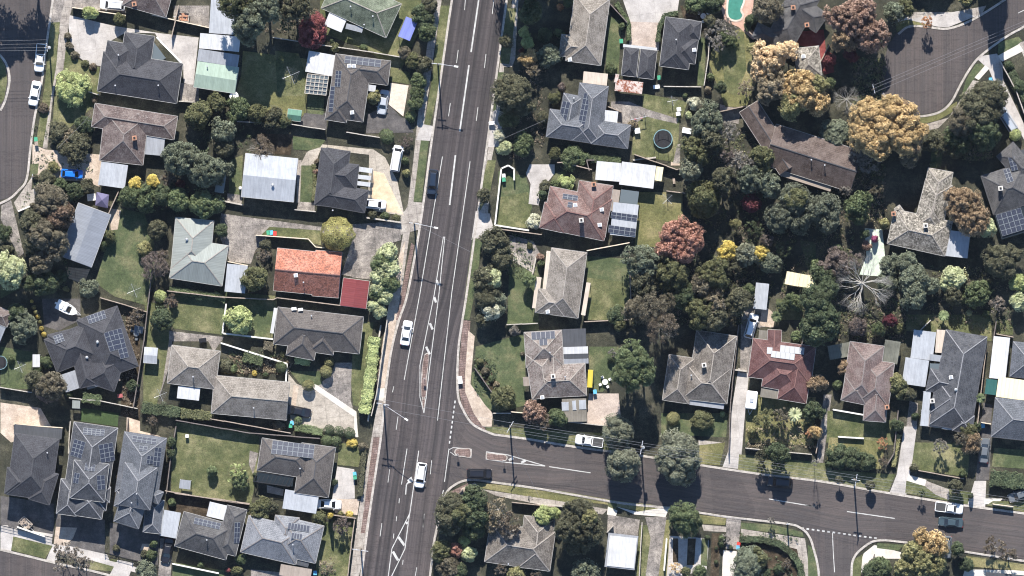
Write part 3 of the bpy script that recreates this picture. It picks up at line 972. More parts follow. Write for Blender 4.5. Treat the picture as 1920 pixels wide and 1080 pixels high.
# ------------------------------------------------------------------ vehicles
CARDIM = {  # length, width, bonnet z, roof z, base of windscreen, top, rear top, rear base (fractions from the front)
 'sedan': (4.7, 1.82, .92, 1.42, .24, .38, .68, .82), 'hatch': (4.2, 1.76, .95, 1.46, .22, .36, .80, .93),
 'suv': (4.75, 1.9, 1.08, 1.72, .22, .34, .86, .96), 'van': (5.0, 1.95, 1.15, 1.95, .12, .24, .95, .985), 'ute': (5.3, 1.88, 1.08, 1.76, .24, .34, .56, .60)}
CARS = {}
def outline(L, Wd, n=5, inset=0.0, fr=.55, rr=.38):
    """plan outline, front at -x... returns list of (x,y), x from -L/2 (front) to L/2"""
    pts = []
    a, b = L / 2 - inset, Wd / 2 - inset
    for cx, cy, r, t0 in ((-a + fr, -b + fr * .7, fr, 180), (a - rr, -b + rr * .7, rr, 270), (a - rr, b - rr * .7, rr, 0), (-a + fr, b - fr * .7, fr, 90)):
        for k in range(n):
            t = R(t0 + 90 * k / (n - 1)); pts.append((cx + r * math.cos(t), cy + r * .7 * math.sin(t)))
    return pts
def loft(mb, rings, mats, closetop=None):
    for (a, b), m in zip(zip(rings, rings[1:]), mats):
        n = len(a)
        for i in range(n):
            j = (i + 1) % n; mb.face([a[i], a[j], b[j], b[i]], m)
    if closetop is not None: mb.face(rings[-1], closetop)
def car_parts(kind):
    if kind in CARS: return CARS[kind]
    L, Wd, zb, zr, f0, f1, f2, f3 = CARDIM[kind]; P = {}
    X = lambda f: -L / 2 + f * L
    mb = MB(); rings = []
    for z, ins in ((.22, .08), (.42, 0), (.68, 0), (zb - .14, .05), (zb - .03, .14)):
        rings.append([(x, y, z - (.12 * max(0, (-x - L * .22)) / (L * .28) if z > .6 else 0) - (.04 * max(0, (x - L * .3)) / (L * .2) if z > .6 else 0)) for x, y in outline(L, Wd, 5, ins)])
    loft(mb, rings, [0] * 4, 0); mb.face([(x, y, .22) for x, y in outline(L, Wd, 5, .08)][::-1], 1)
    # shut lines of the bonnet and the cowl
    for sgn in (-1, 1): mb.bar((X(.05), sgn * Wd * .36, zb - .12), (X(f0 - .01), sgn * Wd * .38, zb - .02), .025, .02, 1)
    if kind == 'ute':
        x0, x1 = X(.62), X(.985); yw = Wd / 2 - .12
        for sgn in (-1, 1): mb.box(((x0 + x1) / 2, sgn * yw, zb), (x1 - x0, .09, .16))
        mb.box((x1, 0, zb), (.09, 2 * yw, .16)); mb.box((x0, 0, zb), (.09, 2 * yw, .16))
    P['body'] = mb.mesh("body", ['carwhite', 'blackpaint'])
    if kind == 'ute':
        mb = MB(); mb.box(((x0 + x1) / 2, 0, zb - .0), (x1 - x0 - .1, 2 * yw - .1, .04)); 
        for k in range(5): mb.box(((x0 + x1) / 2, -yw * .75 + k * yw * .37, zb + .03), (x1 - x0 - .2, .05, .03))
        P['tray'] = mb.mesh("tray", ['traybed'])
    yb, yt = Wd / 2 - .13, Wd / 2 - .33
    A = [(X(f0), -yb + .08), (X(f3), -yb + .06), (X(f3), yb - .06), (X(f0), yb - .08)]
    T = [(X(f1), -yt), (X(f2), -yt + .03), (X(f2), yt - .03), (X(f1), yt)]
    z0, z1 = zb - .06, zr - .04
    a = [(*p, z0) for p in A]; t = [(*p, z1) for p in T]
    def q(name, pts): m = MB(); m.face(pts); P[name] = m.mesh(name, ['carglass'])
    q('windscreen', [a[3], a[0], t[0], t[3]]); q('rear_window', [a[1], a[2], t[2], t[1]])
    q('side_window_a', [a[0], a[1], t[1], t[0]]); q('side_window_b', [a[2], a[3], t[3], t[2]])
    mb = MB(); xm = (X(f1) + X(f2)) / 2
    r0 = [(x, y, z1) for x, y in T]; 
    o = [(x + (xm - x) * -.015, y * 1.03) for x, y in T]
    ring1 = [(x, y, z1 - .02) for x, y in o]; ring2 = [(xm + (x - xm) * .98, y * .95, z1 + .035) for x, y in T]; ring3 = [(xm + (x - xm) * .9, y * .75, z1 + .055) for x, y in T]
    loft(mb, [ring1, ring2, ring3], [0, 0], 0)
    for p, s in zip(a, t): mb.bar(p, s, .09, .06)
    if kind in ('suv', 'van', 'ute', 'hatch', 'sedan') and L > 4.3 and kind != 'sedan':
        for sgn in (-1, 1): mb.bar((X(f1) + .2, sgn * yt * .86, z1 + .09), (X(f2) - .15, sgn * yt * .86, z1 + .09), .04, .04, 1)
    P['roof'] = mb.mesh("roof", ['carwhite', 'blackpaint'])
    mb = MB(); mb.tube((0, -.11, 0), (0, .11, 0), .33, .33, 16); mb.tube((0, -.115, 0), (0, .115, 0), .2, .2, 10, 1); P['wheel'] = mb.mesh("wheel", ['rubber', 'galv'])
    mb = MB(); mb.box((0, 0, 0), (.22, .34, .13)); P['headlight'] = mb.mesh("headlight", ['headlamp'])
    mb = MB(); mb.box((0, 0, 0), (.14, .32, .15)); P['tail_light'] = mb.mesh("tail_light", ['taillamp'])
    mb = MB(); mb.box((0, 0, 0), (.12, .26, .15)); mb.box((.0, 0, .0), (.05, .36, .05)); P['mirror'] = mb.mesh("mirror", ['carwhite'])
    CARS[kind] = P
    return P
def car(kind, colour, front, rear, label):
    f, r = W(*front), W(*rear); d = r - f; P = car_parts(kind)
    L, Wd, zb, zr, f0, f1, f2, f3 = CARDIM[kind]
    c = (f + r) / 2; c.z = .03
    E = empty({'ute': 'utility_truck', 'van': 'van'}.get(kind, 'parked_car'), c, math.atan2(d.y, d.x))
    m = MATS['car' + colour]
    for n in ('body', 'roof'): o = mobj(n, P[n], E); setmat(o, 0, m)
    for n in ('windscreen', 'rear_window'): mobj(n, P[n], E)
    for n in ('side_window_a', 'side_window_b'): mobj('side_window', P[n], E)
    if kind == 'ute': mobj('tray', P['tray'], E)
    for sx in (-.5 + .17, .5 - .18):
        for sy in (-1, 1): mobj('wheel', P['wheel'], E, (sx * L, sy * (Wd / 2 - .11), .33))
    for sy in (-1, 1):
        mobj('headlight', P['headlight'], E, (-L / 2 + .17, sy * (Wd / 2 - .32), .56)); mobj('tail_light', P['tail_light'], E, (L / 2 - .1, sy * (Wd / 2 - .27), .66))
        o = mobj('mirror', P['mirror'], E, (-L / 2 + (f0 + .05) * L, sy * (Wd / 2 + .02), zb)); setmat(o, 0, m)
    tag(E, {'ute': 'pickup', 'van': 'van'}.get(kind, 'car'), label, "cars and utes parked or driving")
    return E

# ------------------------------------------------------------------ street and garden furniture
def pole(x, y, h, label, arms=((0, 1.8, .3),), lamp=None, transformer=False, name="power_pole"):
    p = W(x, y); E = empty(name, p)
    mb = MB(); mb.tube((0, 0, 0), (0, 0, h), .17, .12, 10); mobj("pole", mb.mesh("pole", ['polewood' if name == 'power_pole' else 'galv']), E)
    for ang, wd, dz in arms:
        mb = MB(); ca, sa = math.cos(R(ang)), math.sin(R(ang))
        mb.bar((-ca * wd / 2, -sa * wd / 2, h - dz), (ca * wd / 2, sa * wd / 2, h - dz), .13, .13)
        o = mobj("crossarm", mb.mesh("crossarm", ['galv']), E)
        for k in (-.46, -.22, .22, .46):
            m2 = MB(); m2.tube((0, 0, 0), (0, 0, .2), .06, .04, 6)
            i = mobj("insulator", m2.mesh("insulator", ['whitepaint']), o, (ca * wd * k, sa * wd * k, h - dz + .06))
    if transformer:
        mb = MB(); mb.tube((.32, 0, h - 2.4), (.32, 0, h - 1.4), .3, .3, 12); mb.tube((.32, 0, h - 1.4), (.32, 0, h - 1.25), .2, .1, 8); mobj("transformer", mb.mesh("transformer", ['galv']), E)
    if lamp:
        q = W(*lamp) - p; mb = MB(); mb.bar((0, 0, h - .8), (q.x * .5, q.y * .5, h - .4), .09); mb.bar((q.x * .5, q.y * .5, h - .4), (q.x, q.y, h - .35), .08)
        o = mobj("lamp_arm", mb.mesh("lamp_arm", ['galv']), E)
        mb = MB(); mb.box((0, 0, 0), (.75, .3, .12), math.atan2(q.y, q.x)); mb.box((0, 0, -.08), (.5, .22, .06), math.atan2(q.y, q.x)); mobj("lamp_head", mb.mesh("lamp_head", ['whitepaint']), E, (q.x, q.y, h - .35))
    tag(E, "power pole" if name == 'power_pole' else "street lamp", label)
def wire(a, b, ha, hb, label, sag=.8, r=.021):
    A, B = W(*a, ha), W(*b, hb); mb = MB(); n = 10; pr = A
    for i in range(1, n + 1):
        t = i / n; q = A.lerp(B, t) - Vector((0, 0, sag * 4 * t * (1 - t))); mb.tube(pr, q, r, r, 5, caps=False); pr = q
    o = mb.build("power_line", ['wire'], None, A); tag(o, "cable", label, "overhead wires: " + label)
def bin_(x, y, lid, label):
    E = empty("wheelie_bin", W(x, y), random.uniform(-.2, .2)); mb = MB()
    loft(mb, [[(-.22, -.22, .1), (.22, -.22, .1), (.22, .22, .1), (-.22, .22, .1)], [(-.3, -.32, .95), (.3, -.32, .95), (.3, .32, .95), (-.3, .32, .95)]], [0], 0)
    mobj("bin_body", mb.mesh("bin_body", ['binbody']), E)
    mb = MB(); mb.box((0, .0, .99), (.66, .72, .08)); mb.box((0, .4, .99), (.6, .1, .1)); mobj("lid", mb.mesh("lid", [lid]), E)
    for s in (-1, 1):
        mb = MB(); mb.tube((s * .26 - .03, .25, .1), (s * .26 + .03, .25, .1), .1, .1, 10); mobj("wheel", mb.mesh("wheel", ['rubber']), E)
    tag(E, "wheelie bin", label)
def trampoline(x, y, D, label):
    E = empty("trampoline", W(x, y)); r = D / 2
    mb = MB(); mb.ring((0, 0), 0.0, r * .92, .86, .88); mobj("mat", mb.mesh("mat", ['tramp']), E)
    mb = MB(); mb.ring((0, 0), r * .92, r * .99, .88, .93); mobj("pad", mb.mesh("pad", ['padblue']), E)
    for i in range(6):
        t = i * math.pi / 3; mb = MB(); mb.tube((r * math.cos(t), r * math.sin(t), 0), (r * math.cos(t), r * math.sin(t), 2.6), .04); mobj("net_pole", mb.mesh("net_pole", ['galv']), E)
    mb = MB(); mb.ring((0, 0), r * .98, r * 1.0, 2.55, 2.62); mobj("top_ring", mb.mesh("top_ring", ['padblue']), E)
    tag(E, "trampoline", label)
def clothesline(x, y, D, label, rz=.4):
    E = empty("clothesline", W(x, y), rz); mb = MB(); mb.tube((0, 0, 0), (0, 0, 2.0), .05); mobj("pole", mb.mesh("pole", ['galv']), E)
    for i in range(4):
        t = i * math.pi / 2; mb = MB(); mb.tube((0, 0, 1.85), (D / 2 * math.cos(t), D / 2 * math.sin(t), 2.0), .022); mobj("arm", mb.mesh("arm", ['galv']), E)
    mb = MB()
    for f in (.5, .75, .98):
        for i in range(4):
            t, u = i * math.pi / 2, (i + 1) * math.pi / 2
            mb.tube((D / 2 * f * math.cos(t), D / 2 * f * math.sin(t), 1.93 + .06 * f), (D / 2 * f * math.cos(u), D / 2 * f * math.sin(u), 1.93 + .06 * f), .012, n=4)
    mobj("wire", mb.mesh("wire", ['wire']), E)
    tag(E, "clothesline", label)
def tank(x, y, D, h, label):
    E = empty("water_tank", W(x, y)); mb = MB(); mb.tube((0, 0, 0), (0, 0, h), D / 2, D / 2, 24); mobj("body", mb.mesh("body", ['whitepaint']), E)
    mb = MB(); mb.tube((0, 0, h), (0, 0, h + .25), D / 2 + .04, .15, 24); mobj("lid", mb.mesh("lid", ['whitepaint']), E)
    tag(E, "water tank", label)
def gazebo(A, B, C, mat, label, h=2.2):
    A, B, C = W(*A), W(*B), W(*C); D = A + C - B; c = (A + C) / 2; E = empty("gazebo", c)
    pts = [p - c for p in (A, B, C, D)]
    if (pts[1] - pts[0]).cross(pts[2] - pts[1]).z < 0: pts = pts[::-1]
    mb = MB(); ap = Vector((0, 0, h + .9))
    for i in range(4):
        a, b = pts[i] + Vector((0, 0, h)), pts[(i + 1) % 4] + Vector((0, 0, h)); mb.face([a, b, ap]); mb.face([a - Vector((0, 0, .25)), b - Vector((0, 0, .25)), b, a])
    mobj("canopy", mb.mesh("canopy", [mat]), E)
    for p in pts:
        mb = MB(); mb.tube(p * .94, p * .94 + Vector((0, 0, h)), .03); mobj("post", mb.mesh("post", ['galv']), E)
    tag(E, "gazebo", label)
def boat(front, rear, label):
    f, r = W(*front), W(*rear); d = f - r; L = d.length; E = empty("boat", (f + r) / 2, math.atan2(d.y, d.x)); w = .95
    def ol(s, z, bow=1.0): return [(-L / 2, -w * s, z), (L * .1, -w * s, z), (L * .32, -w * .75 * s, z), (L / 2 * bow, 0, z + .1), (L * .32, w * .75 * s, z), (L * .1, w * s, z), (-L / 2, w * s, z)]
    mb = MB(); loft(mb, [ol(.45, .45, .8), ol(.9, .8, .95), ol(1, 1.15), ol(.86, 1.16, .93)], [0, 0, 0]); mb.face([(x, y, z) for x, y, z in ol(.86, 1.0, .93)], 0); mobj("hull", mb.mesh("hull", ['whitepaint']), E)
    mb = MB(); mb.face([(L * .0, -w * .6, 1.15), (L * .17, -w * .6, 1.15), (L * .17, w * .6, 1.15), (0, w * .6, 1.15)]); mb.bar((L * .02, -.6, 1.15), (L * .02, -.6, 1.7), .04); mb.face([(L * .17, -w * .6, 1.15), (L * .04, -w * .5, 1.65), (L * .04, w * .5, 1.65), (L * .17, w * .6, 1.15)][::-1]); mobj("windscreen", mb.mesh("windscreen", ['carglass']), E)
    for sx in (-.25, -.08):
        mb = MB(); mb.box((L * sx, 0, 1.12), (.45, 1.1, .3)); mobj("seat", mb.mesh("seat", ['fabricwhite']), E)
    mb = MB(); mb.box((-L / 2 - .2, 0, 1.1), (.35, .35, .8)); mobj("outboard_motor", mb.mesh("outboard_motor", ['whitepaint']), E)
    mb = MB(); mb.bar((-L / 2, -.5, .35), (L * .3, -.5, .35), .08); mb.bar((-L / 2, .5, .35), (L * .3, .5, .35), .08); mb.bar((L * .3, -.5, .35), (L * .65, 0, .35), .08); mb.bar((L * .3, .5, .35), (L * .65, 0, .35), .08)
    for s in (-1, 1): mb.tube((-L * .1, s * .85, .3), (-L * .1, s * 1.05, .3), .3, .3, 12)
    mobj("trailer", mb.mesh("trailer", ['galv']), E)
    tag(E, "boat", label)
def caravan(front, rear, wd, label):
    f, r = W(*front), W(*rear); d = f - r; L = d.length; E = empty("caravan", (f + r) / 2, math.atan2(d.y, d.x)); w = wd / 2
    mb = MB(); rings = []
    for z, ins in ((.5, .05), (.9, 0), (2.2, 0), (2.45, .12), (2.5, .3)):
        rings.append([(x, y, z) for x, y in outline(L, wd, 4, ins, .35, .3)])
    loft(mb, rings, [0] * 4, 0); mobj("body", mb.mesh("body", ['whitepaint']), E)
    mb = MB(); mb.box((0, 0, 2.58), (.7, .7, .16)); mobj("roof_hatch", mb.mesh("roof_hatch", ['bluewhite']), E)
    for s in (-1, 1):
        mb = MB(); mb.tube((0, s * (w - .2), .33), (0, s * (w - .02), .33), .33, .33, 12); mobj("wheel", mb.mesh("wheel", ['rubber']), E)
        mb = MB(); mb.box((0, s * (w + .005), 1.6), (1.2, .03, .6)); mobj("window", mb.mesh("window", ['carglass']), E)
    mb = MB(); mb.bar((L / 2 - .1, -.5, .5), (L / 2 + 1.1, 0, .5), .08); mb.bar((L / 2 - .1, .5, .5), (L / 2 + 1.1, 0, .5), .08); mobj("drawbar", mb.mesh("drawbar", ['galv']), E)
    tag(E, "caravan", label)
def trailer(front, rear, label, load='timber'):
    f, r = W(*front), W(*rear); d = f - r; L = d.length; E = empty("box_trailer", (f + r) / 2, math.atan2(d.y, d.x))
    mb = MB(); mb.box((0, 0, .55), (L, 1.6, .08))
    for s in (-1, 1): mb.box((0, s * .8, .75), (L, .06, .4)); mb.box((s * L / 2, 0, .75), (.06, 1.6, .4))
    mobj("tray", mb.mesh("tray", ['greytimber']), E)
    mb = MB()
    for k in range(14): mb.box((random.uniform(-L * .38, L * .38), random.uniform(-.6, .6), .7 + random.uniform(0, .2)), (random.uniform(.2, .8), random.uniform(.15, .5), .25), random.uniform(0, 3))
    mobj("load", mb.mesh("load", [load]), E)
    for s in (-1, 1):
        mb = MB(); mb.tube((0, s * .85, .3), (0, s * 1.02, .3), .3, .3, 12); mobj("wheel", mb.mesh("wheel", ['rubber']), E)
    mb = MB(); mb.bar((L / 2, 0, .5), (L / 2 + 1, 0, .5), .08); mobj("drawbar", mb.mesh("drawbar", ['galv']), E)
    tag(E, "trailer", label)
def table_set(x, y, label, n=4, mat='fabricwhite', rz=.3):
    E = empty("outdoor_table", W(x, y), rz)
    mb = MB(); mb.tube((0, 0, .70), (0, 0, .75), .55, .55, 16); mobj("tabletop", mb.mesh("tabletop", [mat]), E)
    for i in range(4):
        t = i * math.pi / 2; mb = MB(); mb.tube((.35 * math.cos(t), .35 * math.sin(t), 0), (.3 * math.cos(t), .3 * math.sin(t), .7), .03); mobj("leg", mb.mesh("leg", ['galv']), E)
    tag(E, "table", label)
    for i in range(n):
        t = i * 2 * math.pi / n + .5; c = W(x, y) + Vector((1.0 * math.cos(t), 1.0 * math.sin(t), 0)); C = empty("garden_chair", c, t)
        mb = MB(); mb.box((0, 0, .43), (.48, .48, .05)); mobj("seat", mb.mesh("seat", [mat]), C)
        mb = MB(); mb.box((.24, 0, .68), (.05, .48, .45)); mobj("backrest", mb.mesh("backrest", [mat]), C)
        for sx in (-.2, .2):
            for sy in (-.2, .2):
                mb = MB(); mb.tube((sx, sy, 0), (sx, sy, .42), .02, n=6); mobj("leg", mb.mesh("leg", ['galv']), C)
        tag(C, "chair", "garden chair beside the " + label, "chairs round the " + label)
def swing(x, y, label, rz=.2):
    E = empty("play_swing", W(x, y), rz); mb = MB()
    for s in (-1.3, 1.3): mb.bar((s, -.8, 0), (s, 0, 2.1), .07); mb.bar((s, .8, 0), (s, 0, 2.1), .07)
    mb.bar((-1.5, 0, 2.1), (1.5, 0, 2.1), .09); mobj("frame", mb.mesh("frame", ['galv']), E)
    for s in (-.6, .6):
        mb = MB(); mb.box((s, 0, .5), (.45, .3, .06)); mb.bar((s - .2, 0, .5), (s - .2, 0, 2.1), .02); mb.bar((s + .2, 0, .5), (s + .2, 0, 2.1), .02); mobj("seat", mb.mesh("seat", ['plasticred']), E)
    tag(E, "swing set", label)
def bollard_sign(x, y, label, h=2.2):
    E = empty("keep_left_sign", W(x, y)); mb = MB(); mb.tube((0, 0, 0), (0, 0, h), .04); mobj("post", mb.mesh("post", ['galv']), E)
    mb = MB(); mb.box((0, -.04, h - .4), (.45, .03, .7)); mobj("sign_plate", mb.mesh("sign_plate", ['whitepaint']), E)
    tag(E, "road sign", label)
# ------------------------------------------------------------------ ground, roads, paths
mb = MB(); mb.face([(-900, -900, 0), (900, -900, 0), (900, 900, 0), (-900, 900, 0)])
g = mb.build("ground", ['ground']); g["kind"] = "structure"

ML = [(872, -150), (849, 0), (829, 140), (809, 280), (790, 420), (766, 550), (750, 600), (735, 660), (724, 740), (716, 820), (698, 940), (679, 1080), (662, 1200)]
MR = [(970, -150), (948, 0), (929, 140), (910, 280), (891, 420), (873, 550), (865, 600), (857, 660), (854, 740), (850, 820), (836, 930), (803, 1080), (786, 1200)]
ribbon("road", 'mainroad', .068, smooth(ML, 3), smooth(MR, 3))
SN = [(845, 740), (854, 750), (866, 772), (884, 794), (926, 817), (993, 826), (1071, 839), (1190, 855), (1311, 874), (1425, 891), (1540, 905), (1650, 924), (1803, 949), (1920, 965), (2050, 984)]
SS = [(805, 945), (815, 930), (832, 925), (846, 910), (879, 897), (921, 901), (1019, 915), (1160, 940), (1257, 950), (1360, 966), (1474, 979), (1570, 996), (1720, 1018), (1805, 1031), (1920, 1049), (2050, 1068)]
SS = SS[:1] + SS[2:]
ribbon("road", 'sideroad', .062, SN, SS)
poly("road", 'sideroad', 2, [(1460, 972), (1503, 987), (1520, 1003), (1530, 1033), (1539, 1080), (1540, 1180), (1594, 1180), (1594, 1080), (1598, 1046), (1616, 1025), (1644, 1011), (1700, 1012), (1700, 985), (1480, 960)])
poly("road", 'sideroad', 2, [(850, 705), (854, 721), (864, 760), (884, 794), (926, 817), (900, 840), (845, 830), (840, 740)])
poly("road", 'sideroad', 3, smooth([(1681, 62), (1701, 52), (1733, 52), (1779, 56), (1831, 36), (1890, 0), (1960, -50), (2000, 0), (1920, 47), (1883, 67), (1839, 101), (1818, 124), (1800, 155), (1779, 192), (1753, 210), (1709, 214), (1680, 200), (1655, 174), (1655, 130), (1665, 90), (1681, 62)], 3)[:-1])
poly("road", 'sideroad', 3, [(-40, -60), (102, -60), (96, 0), (84, 86), (75, 156), (62, 220), (54, 280), (47, 335), (31, 356), (15, 371), (-40, 385)])
poly("road", 'sideroad', 3, [(-10, 1034), (0, 1034), (50, 1046), (103, 1059), (155, 1070), (202, 1082), (300, 1110), (-10, 1120)])
# fork lane west
for p in ([(848, -150), (870, -150)],): pass
# kerbs
kerb([(x - 2, y) for x, y in ML]); kerb([(x + 2, y) for x, y in MR[:8]] + [(858, 735), (868, 768), (888, 797), (926, 820 - 5)])
kerb([(x, y - 2) for x, y in SN[4:]])
kerb([(786, 1200), (806, 1080), (813, 1020), (825, 966), (834, 930), (850, 911), (879, 900), (921, 904), (1019, 918), (1160, 943), (1257, 953), (1360, 969), (1474, 982), (1501, 990), (1517, 1005), (1527, 1033), (1536, 1080), (1537, 1180)])
kerb([(1597, 1180), (1597, 1080), (1601, 1048), (1618, 1028), (1645, 1014), (1696, 1017), (1805, 1034), (1920, 1052), (2050, 1070)])
kerb([(1685, 64), (1703, 50), (1733, 49), (1779, 53), (1829, 34), (1888, -3)]); kerb([(1960, 20), (1921, 49), (1885, 70), (1841, 103), (1821, 126), (1803, 156), (1782, 194), (1754, 213), (1709, 217), (1678, 200), (1655, 174)])
kerb([(104, -60), (98, 0), (86, 86), (77, 156), (64, 220), (56, 280), (49, 336), (33, 358), (16, 373), (-10, 385)])
kerb([(0, 1031), (50, 1043), (103, 1056), (155, 1067), (204, 1079), (260, 1092)])
kerb([(-10, 95), (0, 104), (12, 122), (17, 150), (10, 185), (0, 207)])
poly("verge", 'lawn', 3, [(-20, 110), (0, 108), (9, 124), (13, 150), (7, 185), (-20, 225)])

